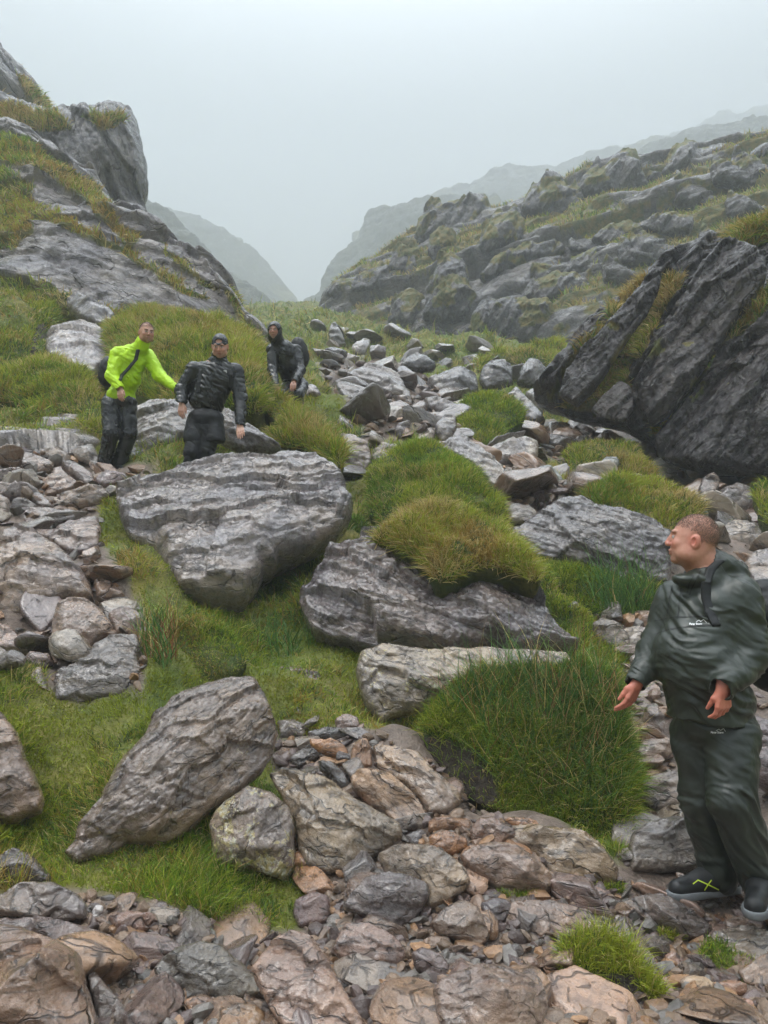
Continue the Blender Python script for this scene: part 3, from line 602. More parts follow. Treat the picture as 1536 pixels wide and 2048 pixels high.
R('thin dark slate lying flat above the orange stone', [(612,1468),(643,1458),(721,1465),(716,1478),(664,1484),(630,1476)], DARK, 0, lean=60, name='stone', cat='stone', Tb=.5)
R('dark pointed slate wedge leaning over the pebbles', [(576,1518),(600,1500),(622,1489),(646,1504),(633,1523),(596,1540)], DARK, 0, lean=40, name='stone', cat='stone')
R('long dark splinter of slate wedged against the peach-coloured boulder', [(635,1520),(664,1523),(690,1545),(702,1566),(716,1592),(700,1594),(664,1564),(640,1542)], DARK, 0, lean=35, name='stone', cat='stone', sa=-50)
R('flat grey slab at the upper left end of the stone tumble', [(552,1446),(591,1441),(612,1455),(612,1473),(560,1478)], GREY, 0, lean=60, name='stone', cat='stone')
R('hump-backed boulder with olive stains right behind the smooth grey boulder', [(752,1714),(775,1700),(814,1692),(860,1696),(892,1707),(915,1725),(936,1746),(942,1766),(913,1796),(880,1818),(856,1830),(800,1800)], (0.26,0.22,0.175), .2, lean=46, auto=3, T=1.2, sa=-10)
R('smooth grey boulder with a dented front below the wide brown wedge boulder', [(682,1817),(690,1800),(703,1785),(729,1754),(775,1743),(814,1750),(856,1765),(862,1785),(853,1806),(830,1843),(800,1858),(778,1863),(752,1850),(730,1835)], (0.18,0.16,0.165), .05, lean=34, auto=4, T=1.2)
R('broad pink-brown boulder with a rounded nose in the middle of the tumble', [(918,1712),(950,1692),(990,1686),(1028,1692),(1075,1718),(1106,1759),(1101,1788),(1048,1790),(996,1782),(960,1760),(935,1735)], (0.31,0.235,0.19), .1, lean=40, auto=4, T=1.2)
R('wide low tan boulder under the foot of the rushy bank', [(1007,1657),(1050,1655),(1101,1660),(1168,1671),(1205,1702),(1238,1754),(1231,1772),(1179,1766),(1106,1756),(1069,1712),(1028,1692)], (0.28,0.235,0.18), .2, lean=52, auto=3, sa=-15, Tb=.8)
R('crumpled pinkish stone beside the small orange boulders', [(939,1662),(955,1637),(986,1634),(1028,1655),(1040,1681),(996,1694),(944,1683)], PINK, .1, lean=40, name='stone', cat='stone')
R('knobbly orange-brown stone below the flat orange one', [(856,1671),(892,1660),(934,1676),(936,1697),(908,1712),(861,1707)], (0.30,0.17,0.09), 0, lean=38, name='stone', cat='stone')
R('flat bright orange stone under the grained slab', [(856,1642),(892,1634),(944,1642),(939,1666),(892,1662),(856,1666)], ORG, 0, lean=50, name='stone', cat='stone')
R('small blue-grey stone left of the knobbly orange-brown stone', [(809,1671),(840,1658),(856,1668),(854,1697),(819,1699)], SLATE, 0, lean=45, name='stone', cat='stone')
R('flat orange slip of stone right of the crumpled pinkish stone', [(1008,1640),(1030,1634),(1060,1640),(1082,1650),(1078,1660),(1030,1655)], ORG, 0, lean=60, name='stone', cat='stone')
R('tan boulder with streaks standing below the hump-backed boulder', [(856,1848),(887,1815),(924,1798),(955,1811),(970,1843),(981,1874),(960,1897),(918,1886),(875,1868)], (0.27,0.21,0.165), .1, lean=32, auto=4)
R('smooth dark purple stone right of the streaked tan boulder', [(960,1806),(986,1794),(1010,1797),(1024,1806),(1017,1832),(996,1862),(970,1850)], (0.12,0.10,0.11), 0, lean=34, name='stone', cat='stone', auto=2)
R('long sloping slab of brown rock running down to the grass tuft', [(1007,1822),(1018,1808),(1033,1801),(1101,1801),(1168,1817),(1205,1843),(1257,1869),(1309,1910),(1327,1938),(1288,1940),(1236,1900),(1179,1880),(1132,1888),(1101,1892),(1048,1871),(1017,1850)], (0.25,0.185,0.15), .15, lean=46, yaw=-8, ctrl=[(1060,1820,.06),(1130,1840,.08),(1050,1850,.09),(1200,1870,.07),(1260,1905,.06)], T=.6, sa=-25)
R('dark angular boulder beside the path near the man in green', [(1236,1811),(1255,1800),(1283,1790),(1325,1788),(1387,1827),(1426,1858),(1410,1886),(1361,1886),(1299,1850)], (0.155,0.13,0.12), .2, lean=44, auto=4, T=1.1)
R('great round-topped pinkish boulder at the bottom edge', [(866,1980),(880,1960),(908,1950),(955,1931),(1007,1936),(1048,1957),(1090,1983),(1096,2015),(1085,2060),(1050,2110),(900,2110),(872,2040)], (0.30,0.235,0.20), .15, lean=48, auto=4, T=1.3, anchor=(980,2090))
R('big smooth brown boulder filling the bottom left corner', [(-60,1850),(0,1853),(52,1858),(130,1890),(161,1910),(177,1973),(198,2048),(205,2120),(-60,2140),(-120,2000)], (0.20,0.145,0.12), .05, lean=44, auto=4, T=1.3, anchor=(100,2100))
R('flat-topped wedge stone resting behind the bottom left boulder', [(-40,1850),(20,1838),(78,1835),(130,1843),(190,1860),(236,1880),(229,1902),(172,1922),(120,1905),(40,1880)], (0.20,0.155,0.145), .05, lean=48, auto=3)
R('rough grey boulder with a cracked face at the left edge under the bank', [(-40,1800),(0,1793),(42,1765),(104,1762),(151,1785),(177,1812),(172,1838),(104,1845),(10,1850),(-40,1850)], (0.17,0.15,0.15), .1, lean=36, auto=5)
R('dark wet boulder in the hollow at the left edge', [(-40,1710),(0,1710),(31,1694),(63,1707),(104,1754),(98,1768),(20,1772),(-40,1772)], (0.10,0.08,0.075), 0, lean=30, auto=3)
R('tall pinkish boulder cut by the left edge beside the grass', [(-70,1400),(0,1421),(26,1450),(45,1490),(57,1520),(80,1570),(89,1600),(83,1626),(31,1647),(0,1648),(-70,1650)], (0.27,0.20,0.155), .15, lean=30, yaw=12, auto=4, T=1.2)
R('dark green-grey boulder crossed by thin white quartz veins', [(307,1938),(330,1910),(354,1895),(406,1879),(443,1890),(495,1936),(536,1978),(526,1996),(453,2011),(400,2004),(365,1991),(318,1970)], (0.16,0.15,0.13), .1, lean=40, ctrl=[(365,1920,.16),(410,1925,.12),(470,1950,.16),(400,1970,.10),(455,1985,.1),(350,1965,.08)], T=.7)
R('large flat pink boulder with a ridge down its right side, bottom centre', [(500,1942),(525,1905),(552,1879),(583,1862),(625,1874),(656,1921),(672,1952),(698,1994),(729,2048),(745,2100),(600,2110),(560,2050),(526,1996)], (0.29,0.215,0.185), .05, lean=50, ctrl=[(560,1930,.05),(620,1905,.07),(650,1960,.08),(600,1990,.05),(670,2020,.08),(630,2060,.05)], T=.6, anchor=(640,2090))
R('blocky pink-purple stone with a broad top right of the flat pink boulder', [(661,1902),(688,1848),(729,1842),(770,1860),(800,1882),(814,1910),(788,1948),(752,1954),(715,1945)], (0.235,0.175,0.165), 0, lean=40, ctrl=[(700,1890,.12),(750,1910,.16),(790,1915,.1),(740,1870,.06)], name='stone', cat='stone')
R('reddish flat stone in the pebbles below the mossy hollow', [(214,1838),(250,1822),(312,1827),(320,1848),(292,1864),(234,1868)], (0.20,0.14,0.13), 0, lean=46, name='stone', cat='stone')
R('small white quartz block standing in the pebbles', [(180,1843),(184,1820),(193,1808),(208,1812),(202,1836),(196,1846)], (0.75,0.73,0.70), 0, lean=25, name='stone', cat='stone', auto=2, spx=2)
R('round dark stone against the lower rim of the moss', [(297,1815),(315,1800),(335,1803),(341,1820),(325,1834),(303,1832)], (0.15,0.12,0.12), 0, lean=40, name='stone', cat='stone', auto=1)
R('shiny purple slab leaning at the end of the mossy hollow', [(588,1803),(625,1783),(661,1796),(661,1830),(655,1846),(599,1858),(585,1830)], (0.17,0.125,0.13), 0, lean=48, name='stone', cat='stone', auto=2)
R('long grey-brown stone next to the bottom left boulder', [(167,1928),(190,1940),(208,1963),(240,2000),(256,2020),(255,2060),(203,2060),(182,1990)], (0.19,0.165,0.15), 0, lean=50, name='stone', cat='stone', auto=2)
R('round orange-brown stone at the bottom edge left of the flat pink boulder', [(365,2001),(385,1992),(417,1993),(443,2008),(420,2034),(396,2040),(368,2025)], (0.28,0.18,0.12), 0, lean=45, name='stone', cat='stone', auto=2)
R('golden brown stone cut by the bottom edge', [(440,2020),(469,2006),(510,2008),(530,2022),(532,2070),(440,2075)], (0.27,0.18,0.10), .1, lean=42, name='stone', cat='stone', auto=2)
R('grey-pink stone at the bottom edge touching the flat pink boulder', [(521,2006),(550,1999),(583,2000),(600,2030),(612,2060),(540,2070)], (0.22,0.18,0.17), 0, lean=46, name='stone', cat='stone', auto=2)
R('smooth grey egg-shaped stone right of the flat pink boulder', [(670,1958),(690,1951),(715,1960),(733,1977),(725,1992),(700,1988),(676,1975)], (0.16,0.15,0.155), 0, lean=42, name='stone', cat='stone', auto=1)
R('pale tan rock with dark pits at the bottom centre', [(770,2010),(790,1990),(830,1986),(862,1996),(866,2016),(840,2034),(800,2042),(775,2032)], (0.36,0.27,0.19), .1, lean=42, name='stone', cat='stone', auto=3)
R('dark purple block on the pebbles right of the blocky stone', [(822,1905),(845,1893),(880,1905),(900,1930),(892,1958),(860,1962),(830,1940)], (0.14,0.115,0.125), 0, lean=38, name='stone', cat='stone', auto=3)
R('long rounded grey-brown cobble above the dark purple block', [(843,1880),(860,1872),(895,1870),(904,1884),(890,1898),(860,1902),(846,1894)], (0.21,0.175,0.165), 0, lean=42, name='stone', cat='stone', auto=1)
R('two-toned orange cobble next to the grass tuft', [(1083,1915),(1100,1908),(1120,1918),(1130,1945),(1122,1962),(1100,1958),(1086,1940)], (0.32,0.20,0.13), 0, lean=35, name='stone', cat='stone', auto=2)
R('faceted brown cobble left of the two-toned orange cobble', [(1036,1930),(1050,1912),(1070,1912),(1082,1932),(1075,1948),(1052,1950)], (0.27,0.19,0.15), 0, lean=38, name='stone', cat='stone', auto=3)
R('charcoal faceted stone on the pebbles below the sloping slab', [(1007,1905),(1025,1885),(1042,1888),(1050,1905),(1040,1920),(1015,1922)], (0.09,0.085,0.09), 0, lean=34, name='stone', cat='stone', auto=3)
R('pale cream boulder lying in the gravel right of the grass tuft', [(1358,1960),(1375,1950),(1410,1952),(1432,1968),(1425,1982),(1395,1986),(1365,1978)], (0.42,0.35,0.28), 0, lean=45, name='stone', cat='stone', auto=2)
R('reddish stone lying right of the pale cream one', [(1432,1965),(1460,1958),(1496,1968),(1494,1990),(1460,1996),(1436,1985)], (0.24,0.155,0.12), 0, lean=48, name='stone', cat='stone', auto=2)
R('small pink rounded stone near the bottom right corner', [(1468,2005),(1485,1994),(1508,2000),(1510,2016),(1490,2024),(1472,2018)], (0.38,0.25,0.22), 0, lean=44, name='stone', cat='stone', auto=1)
R('low grey slab in the trodden ground at the right edge', [(1420,1868),(1460,1855),(1520,1860),(1600,1890),(1600,1940),(1520,1935),(1460,1915),(1425,1890)], (0.19,0.175,0.16), .1, lean=64, auto=2, Tb=.6, T=.6)
R('shoe-shaped purple stone below the wide low tan boulder', [(1155,1776),(1175,1770),(1215,1778),(1226,1790),(1210,1802),(1175,1798),(1158,1788)], (0.17,0.13,0.135), 0, lean=45, name='stone', cat='stone', auto=1)
R('pale flat flake beside the dark angular boulder', [(1215,1842),(1235,1828),(1262,1838),(1270,1852),(1245,1862),(1225,1856)], (0.34,0.31,0.27), .2, lean=55, name='stone', cat='stone', auto=2)
R('orange flake of stone on the gravel below the dark angular boulder', [(1410,1833),(1430,1828),(1450,1838),(1455,1848),(1430,1850),(1415,1845)], ORG, 0, lean=62, name='stone', cat='stone', auto=1)
R('coral-coloured block in the gravel above the pale cream boulder', [(1326,1910),(1345,1903),(1375,1922),(1380,1942),(1350,1940),(1330,1928)], (0.34,0.21,0.15), 0, lean=48, name='stone', cat='stone', auto=2)
R('wet red-brown slab lying in the seep between the two great boulders and the tumble', [(520,1350),(545,1340),(600,1338),(640,1350),(655,1385),(648,1425),(625,1440),(590,1425),(560,1400),(530,1375)], (0.15,0.10,0.085), 0, lean=50, Y=5.35, anchor=(600,1435), T=.6)
R('small dark wet rock in the seep below the wet red-brown slab', [(552,1412),(585,1404),(622,1424),(612,1444),(570,1442)], (0.10,0.08,0.075), 0, lean=44, Y=5.1, anchor=(590,1440), name='stone', cat='stone')
R('dull pink stone half sunk in the grass beside the wet seep', [(668,1440),(690,1426),(716,1434),(722,1456),(700,1466),(674,1460)], (0.2,0.15,0.14), 0, lean=40, name='stone', cat='stone')
# --- left rubble
R('large pinkish-white boulder with golden stains at the left edge', [(-60,1085),(0,1095),(8,1066),(39,1056),(78,1068),(117,1095),(150,1122),(172,1150),(187,1193),(160,1199),(137,1197),(110,1208),(78,1213),(40,1228),(0,1232),(-60,1235)], (0.33,0.265,0.23), .25, lean=40, ctrl=[(40,1110,.12),(100,1130,.14),(150,1170,.08),(60,1170,.17),(110,1180,.13),(10,1150,.14)], T=.7)
R('rounded tan boulder with a bright wet top and undercut front', [(104,1246),(108,1225),(120,1207),(141,1199),(176,1199),(203,1222),(227,1252),(219,1271),(195,1283),(175,1300),(156,1318),(109,1318),(104,1283)], (0.29,0.22,0.175), .1, lean=34, ctrl=[(130,1240,.14),(170,1235,.16),(200,1255,.14),(140,1270,.2),(170,1280,.14)], T=.8)
R('rough pinkish boulder behind the rounded tan one', [(215,1230),(242,1219),(270,1221),(285,1230),(297,1252),(273,1269),(234,1273)], (0.30,0.25,0.235), .1, lean=44)
R('dark lichened rock with a step in its top, above the left grass', [(105,1386),(110,1360),(117,1341),(172,1318),(188,1291),(219,1271),(273,1267),(283,1291),(275,1314),(287,1341),(273,1369),(258,1390),(240,1398),(156,1406),(109,1406)], (0.135,0.125,0.125), .55, lean=38, ctrl=[(150,1355,.1),(200,1340,.12),(250,1335,.1),(230,1290,.04),(190,1375,.1),(250,1365,.13)], T=.6)
R('smooth sloping pink rock at the left edge below the large boulder', [(-50,1250),(0,1252),(23,1259),(45,1280),(59,1304),(0,1312),(-50,1312)], (0.28,0.22,0.205), 0, lean=50)
R('low grey stone at the left edge under the sloping pink rock', [(-30,1315),(0,1314),(39,1302),(55,1314),(47,1330),(0,1338),(-30,1340)], GREY, 0, lean=45, name='stone', cat='stone')
R('lumpy pinkish stone beside the low grey stone', [(49,1318),(62,1305),(101,1308),(110,1326),(90,1340),(60,1335)], (0.26,0.2,0.19), 0, lean=40, name='stone', cat='stone')
R('brown stone peeping from the grass below the lumpy pinkish one', [(70,1340),(82,1332),(96,1369),(98,1385),(70,1382),(55,1360)], (0.22,0.19,0.16), .2, lean=35, name='stone', cat='stone')
R('brown slab jutting from the rubble left of the overhanging boulder', [(186,1168),(200,1155),(225,1165),(252,1190),(242,1202),(195,1206)], (0.20,0.145,0.12), 0, lean=35, name='stone', cat='stone')
R('thick flat slab at the left edge under the smooth pavement', [(-60,898),(0,904),(40,905),(78,912),(109,925),(107,940),(78,952),(0,943),(-60,940)], (0.24,0.185,0.16), 0, lean=32, T=.6, sa=0, dip=5, amp=.03)
R('long low slab under the thick flat slab', [(-40,945),(0,943),(51,945),(80,956),(70,971),(20,970),(-40,968)], (0.19,0.14,0.12), 0, lean=34, dip=5)
R('brown stone with fan-like grain in front of the man in yellow', [(78,979),(90,960),(104,950),(133,948),(155,962),(168,975),(145,985),(102,993),(84,988)], (0.28,0.20,0.155), 0, lean=42, sa=20)
R('long hump of striped brown rock below the man in yellow', [(102,1003),(125,990),(156,981),(185,976),(211,977),(221,994),(205,1005),(187,1015),(150,1016),(125,1020)], (0.23,0.175,0.14), 0, lean=36, sa=10)
R('chain of pale layered rock at the left edge', [(-30,968),(0,966),(39,976),(70,984),(90,994),(109,1013),(100,1020),(80,1017),(40,998),(0,996),(-30,995)], (0.28,0.235,0.22), 0, lean=44)
R('small dark stone among the layered rocks at left', [(23,1003),(35,997),(51,996),(74,1009),(70,1020),(23,1022)], (0.12,0.105,0.10), 0, lean=35, name='stone', cat='stone')
R('rounded brown boulder at the feet of the man in yellow', [(121,936),(145,923),(165,932),(187,948),(192,972),(175,977),(160,966),(140,952)], (0.235,0.175,0.155), 0, lean=34)
R('purple flat stone under the shoes of the man in yellow', [(189,955),(215,948),(256,952),(260,966),(235,970),(207,976),(192,970)], (0.19,0.14,0.145), 0, lean=50, name='stone', cat='stone')
R('pale ledge of rock above the large pinkish-white boulder', [(12,1034),(40,1024),(78,1020),(156,1024),(150,1040),(78,1054),(20,1048)], (0.28,0.24,0.22), 0, lean=52, T=.6, dip=5)
R('wide step of pinkish rock left of the overhanging boulder', [(35,1056),(70,1057),(109,1060),(150,1045),(195,1033),(203,1056),(195,1090),(170,1110),(140,1105),(98,1083)], (0.25,0.20,0.185), 0, lean=46, ctrl=[(120,1072,.08),(160,1065,.1),(180,1080,.06)], T=.6, dip=10)
R('grey-brown block at the left edge above the pale ledge', [(-30,990),(0,990),(20,998),(18,1026),(0,1035),(-30,1034)], (0.25,0.215,0.205), 0, lean=30)
R('tilted pale flake below the smooth pavement', [(86,897),(117,898),(148,922),(120,937),(100,930),(88,916)], (0.38,0.33,0.29), 0, lean=50, name='stone', cat='stone')
R('light grey block behind the legs of the man in yellow', [(139,908),(160,898),(188,892),(200,915),(196,938),(180,930),(150,918)], (0.30,0.28,0.275), 0, lean=45, Tb=.6)
R('smooth light pavement of bare rock left of the man in yellow', [(-120,780),(0,794),(39,810),(109,830),(203,828),(215,860),(203,892),(150,905),(109,912),(60,908),(-120,902)], (0.30,0.28,0.28), 0, lean=68, T=.15, Tb=.3, amp=.006, rough=.4, auto=0, anchor=(100,905), name='rock_slab', cat='rock slab')
R('smooth banded slab between the two left tussocks', [(90,690),(100,665),(156,650),(195,654),(230,681),(232,716),(195,748),(148,762),(110,742),(96,722)], (0.30,0.275,0.275), 0, lean=52, T=.4, Tb=.5, amp=.012, rough=.6, Y=13, name='rock_slab', cat='rock slab')
R('pointed slab of rock jutting above the banded slab', [(133,617),(140,605),(154,594),(195,612),(232,632),(222,656),(190,652),(168,646)], (0.20,0.19,0.20), 0, lean=45, Y=15, name='rock_slab', cat='rock slab')
R('broad striated boulder behind the man in the puffer jacket', [(256,932),(262,900),(267,880),(271,850),(272,825),(306,808),(355,810),(400,812),(420,850),(400,878),(365,880),(342,900),(300,912),(284,930)], (0.24,0.225,0.225), .05, lean=40, Y=8.9, anchor=(300,925), ctrl=[(300,850,.1),(350,845,.12),(330,880,.17),(290,890,.12)], sa=25, dip=30, amp=.04, lay=14)
R('layered slab under the hand of the man in the puffer jacket', [(420,828),(446,820),(485,844),(534,873),(566,898),(534,908),(500,906),(470,902),(440,885),(425,860)], (0.21,0.19,0.19), 0, lean=34, Y=8.35, anchor=(520,900), sa=-28, dip=20, amp=.05, lay=14)
R('dark rounded rock behind the layered slab', [(470,800),(486,790),(518,799),(540,820),(553,842),(520,850),(485,850),(465,830)], (0.17,0.16,0.165), 0, lean=38)
R('flat light wet slab beside the hooded man', [(600,796),(622,793),(646,799),(670,830),(705,842),(707,858),(670,850),(603,824)], (0.36,0.35,0.36), 0, lean=62, T=.3, Tb=.5, rough=.4, amp=.006, name='rock_slab', cat='rock slab')
R('reddish block right of the knees of the hooded man', [(606,778),(620,770),(632,771),(643,788),(638,797),(610,794)], (0.25,0.21,0.20), 0, lean=32, name='stone', cat='stone')
# --- the rubble stream in the middle
R('sloping brown-grey boulder high in the rubble stream', [(689,757),(705,745),(728,737),(756,733),(780,742),(800,756),(822,795),(827,824),(799,812),(775,792),(736,773)], (0.21,0.185,0.175), .1, lean=40, sa=-25, ctrl=[(740,755,.08),(780,775,.12),(805,800,.08)])
R('dark slab with a light edge left of the rubble stream', [(668,761),(697,767),(744,783),(776,811),(752,824),(717,820),(690,802),(676,784)], (0.15,0.14,0.145), 0, lean=36, sa=-25, amp=.04)
R('upright grey-brown boulder beside the hummock with rushes', [(674,875),(690,868),(709,870),(736,885),(742,905),(744,930),(728,952),(706,948),(689,940),(674,907)], (0.22,0.18,0.165), .1, lean=20, auto=3)
R('pale flat slab behind the rushes of the top hummock', [(740,898),(770,895),(799,895),(850,898),(873,902),(850,915),(775,924),(742,920)], (0.34,0.31,0.28), .1, lean=60, T=.5)
R('pale wedge stone lying in the rubble stream', [(822,879),(840,867),(861,860),(873,866),(869,881),(838,894)], (0.38,0.345,0.31), 0, lean=50)
R('large striped grey boulder plunging right behind the top hummock', [(877,898),(893,884),(912,877),(932,881),(971,905),(1006,936),(1014,955),(1006,972),(994,981),(975,975),(960,950),(916,922)], (0.27,0.255,0.25), .1, lean=40, sa=-32, dip=20, amp=.05, lay=12, ctrl=[(920,895,.07),(950,920,.1),(985,945,.12)])
R('pale rough boulder right of the striped grey boulder', [(971,906),(985,895),(1002,889),(1049,877),(1076,889),(1077,912),(1060,922),(1041,926),(1005,928)], (0.36,0.34,0.325), .2, lean=42)
R('tilted rectangular block with a pale edge in the rubble', [(1008,800),(1020,788),(1035,776),(1060,802),(1084,827),(1093,842),(1064,850),(1030,822)], (0.20,0.19,0.185), .2, lean=35, yaw=-20, ctrl=[(1030,795,.14),(1060,825,.16),(1075,840,.08)], auto=0)
R('grey block leaning against the tilted rectangular block', [(1049,788),(1060,780),(1072,778),(1109,803),(1108,819),(1084,829),(1066,808)], (0.19,0.185,0.185), .15, lean=34)
R('dark lens-shaped rock in the grass of the valley floor', [(799,730),(815,715),(830,707),(855,715),(874,730),(869,741),(830,744),(805,740)], DARK, 0, lean=25)
R('small dark overhanging rock left in the valley floor', [(644,704),(655,698),(670,696),(697,704),(693,717),(670,719),(652,717)], DARK, 0, lean=25)
R('pair-topped grey pinnacle standing in the valley floor', [(656,668),(660,650),(670,641),(678,655),(686,668),(694,694),(670,696),(660,690)], (0.17,0.165,0.165), 0, lean=10)
R('dark hooded crag capped with grass right of the valley floor', [(958,753),(965,735),(978,725),(1002,721),(1025,733),(1026,772),(1000,782),(971,785),(960,770)], DARK, 0, lean=20)
R('dark leaning crag beside the hooded crag', [(1033,768),(1042,735),(1057,717),(1075,724),(1100,745),(1098,780),(1060,776)], DARK, 0, lean=22, sa=60)
R('layered dark rock at the top of the rubble stream', [(853,765),(880,752),(932,744),(955,760),(957,787),(930,802),(905,806),(870,785)], (0.16,0.15,0.15), .05, lean=38, amp=.05)
R('long pale plank-like rock across the rubble stream', [(846,800),(880,802),(917,815),(905,828),(892,831),(860,818)], (0.28,0.26,0.255), 0, lean=48)
R('rounded grey rock between the plank-like rock and the mossy mound', [(869,850),(889,830),(912,834),(914,858),(900,882),(885,886),(872,868)], (0.23,0.215,0.21), .1, lean=35)
R('blocky pinkish rock left in the rubble stream', [(787,867),(791,850),(808,844),(822,842),(820,860),(814,874),(798,880)], (0.24,0.21,0.205), 0, lean=30)
R('blue-green faceted rock among the right-hand tussocks', [(1074,937),(1085,933),(1103,932),(1127,959),(1119,972),(1100,966),(1082,960)], (0.24,0.28,0.26), .1, lean=34, ctrl=[(1095,945,.14),(1110,962,.1)])
R('long dark ledge crossing below the dark crag', [(1017,872),(1040,868),(1068,870),(1146,877),(1180,871),(1165,892),(1127,908),(1084,902),(1050,888)], (0.12,0.11,0.11), 0, lean=30, dip=5, amp=.04)
R('white-topped rock right of the top hummock', [(1012,1020),(1025,1014),(1041,1014),(1065,1022),(1077,1031),(1064,1050),(1020,1045)], (0.36,0.34,0.32), .1, lean=48)
R('pale green flat rock at the foot of the dark crag', [(1300,925),(1330,912),(1375,915),(1385,935),(1350,950),(1310,945)], (0.32,0.33,0.31), .1, lean=50)
R('light block on a tussock below the dark crag', [(1190,935),(1210,915),(1235,915),(1240,930),(1215,952),(1195,950)], (0.27,0.29,0.27), .2, lean=40, name='stone', cat='stone')
R('rock with a pale face under the dark crag', [(1130,850),(1150,828),(1180,817),(1202,830),(1205,852),(1180,868),(1145,866)], (0.20,0.19,0.185), .15, lean=36)
# --- right middle
R('broad dark slate boulder behind the head of the man in green', [(1005,1078),(1045,1055),(1080,1030),(1105,1015),(1130,1004),(1165,1000),(1200,1018),(1260,1030),(1300,1045),(1345,1075),(1345,1130),(1335,1180),(1280,1190),(1200,1160),(1100,1140),(1050,1130),(1020,1110)], (0.125,0.112,0.115), .05, lean=34, yaw=-8, Y=7.6, anchor=(1200,1150), ctrl=[(1080,1060,.05),(1150,1060,.12),(1240,1090,.14),(1140,1110,.12),(1300,1130,.1)], sa=-24, dip=40, amp=.045, lay=14, spx=2.6)
R('rounded tan stone below the rush clump at right', [(1112,1198),(1135,1203),(1160,1215),(1186,1252),(1160,1262),(1125,1235)], (0.22,0.185,0.155), .1, lean=40)
R('brown round-backed rock left of the jacket of the man in green', [(1180,1250),(1200,1238),(1237,1250),(1260,1275),(1258,1300),(1235,1308),(1200,1290)], (0.24,0.20,0.165), .1, lean=36)
R('light rock between the brown rock and the arm of the man in green', [(1240,1262),(1262,1256),(1300,1257),(1310,1275),(1296,1290),(1264,1305),(1250,1288)], (0.33,0.30,0.28), .1, lean=40)
R('small rock behind the forearm of the man in green', [(1258,1315),(1275,1302),(1300,1306),(1308,1330),(1280,1345),(1262,1335)], (0.25,0.23,0.225), .1, lean=36, name='stone', cat='stone')
R('upright brown stone behind the trouser leg, upper', [(1284,1440),(1290,1412),(1310,1404),(1332,1440),(1325,1480),(1300,1474)], (0.2,0.165,0.15), .1, lean=22, name='stone', cat='stone')
R('sloping wet brown rock beside the rushy bank', [(1270,1500),(1285,1484),(1332,1478),(1360,1490),(1350,1515),(1300,1530),(1275,1520)], (0.2,0.165,0.15), 0, lean=42)
R('small pale stone at the edge of the rushy bank', [(1236,1480),(1257,1472),(1268,1490),(1255,1511),(1238,1502)], (0.27,0.24,0.23), 0, lean=36, name='stone', cat='stone')
R('layered grey rock between the bank and the trouser leg', [(1278,1574),(1290,1556),(1311,1549),(1350,1540),(1380,1560),(1385,1640),(1340,1636),(1300,1622),(1280,1600)], (0.22,0.2,0.2), .1, lean=34, sa=10, amp=.04)
R('big smooth grey boulder behind the shoes of the man in green', [(1256,1694),(1265,1665),(1288,1650),(1335,1638),(1390,1645),(1440,1670),(1450,1720),(1420,1745),(1335,1745),(1262,1742)], (0.235,0.225,0.22), .15, lean=40, auto=4, T=1.1)
R('dark purple boulder at the right edge behind the legs', [(1480,1445),(1500,1430),(1540,1445),(1640,1470),(1640,1600),(1560,1600),(1510,1565),(1488,1510)], (0.155,0.12,0.13), .05, lean=30, auto=4)
R('pale block right of the man with green tinge on top', [(1440,1058),(1465,1043),(1500,1048),(1524,1070),(1515,1100),(1470,1098),(1445,1085)], (0.29,0.26,0.235), .2, lean=38)
R('light sloping slab at the right edge behind the rucksack', [(1485,1130),(1500,1112),(1540,1105),(1620,1120),(1620,1200),(1540,1205),(1500,1180)], (0.30,0.27,0.265), .1, lean=44)
R('pale rock high at the right edge below the dark crag', [(1428,1005),(1440,980),(1475,968),(1505,982),(1512,1005),(1490,1022),(1450,1022)], (0.24,0.215,0.2), .1, lean=36)
R('brown boulder under the right edge of the dark crag', [(1395,985),(1405,955),(1425,945),(1440,965),(1432,1000),(1410,1005)], (0.2,0.165,0.15), .1, lean=25)
# ---------------------------------------------------------------- hummocks
H = hummock
H('big grassy bluff rising behind the three hikers, with rusty drooping tufts', [(208,670),(240,652),(300,642),(370,648),(430,660),(490,675),(515,690),(532,720),(540,760),(545,790),(520,830),(470,830),(400,820),(330,815),(270,790),(230,740)], lean=52, Y=10.4, anchor=(560,790), L=.16, mix=MIX_YEL, hum=.12)
H('tussock of long rusty grass above the layered slab, right of the puffer jacket', [(478,800),(500,785),(545,784),(585,812),(615,830),(640,860),(680,880),(690,915),(680,945),(660,925),(610,900),(560,895),(530,870),(560,850),(540,830),(500,810)], lean=45, Y=8.9, anchor=(600,900), L=.15, mix=MIX_YEL, hum=.1)
H('smooth green hill shoulder at the upper left edge', [(-80,545),(0,545),(60,560),(130,585),(155,610),(140,635),(105,660),(95,700),(60,730),(0,745),(-80,745)], lean=50, Y=13, anchor=(0,740), L=.15, mix=(.8,1,.3,.5,.35), peat=[[(60,690),(75,650),(110,650),(100,720),(60,735)]])
H('domed tussock of long ochre grass with mossy foot left of the man in yellow', [(-60,760),(0,758),(60,735),(120,730),(165,755),(200,795),(206,830),(150,832),(90,822),(40,808),(-60,800)], lean=48, Y=10.6, anchor=(100,830), L=.15, mix=MIX_YEL)
H('large green hummock crowned with thin rushes between the boulders', [(733,985),(736,955),(760,930),(800,906),(850,900),(900,908),(930,945),(965,975),(1000,1010),(1008,1040),(1010,1075),(1060,1100),(960,1110),(860,1090),(770,1060),(740,1030)], lean=48, Y=7.6, anchor=(860,1080), L=.11, mix=(.9,1.0,.35,.35,.12), hum=.14)
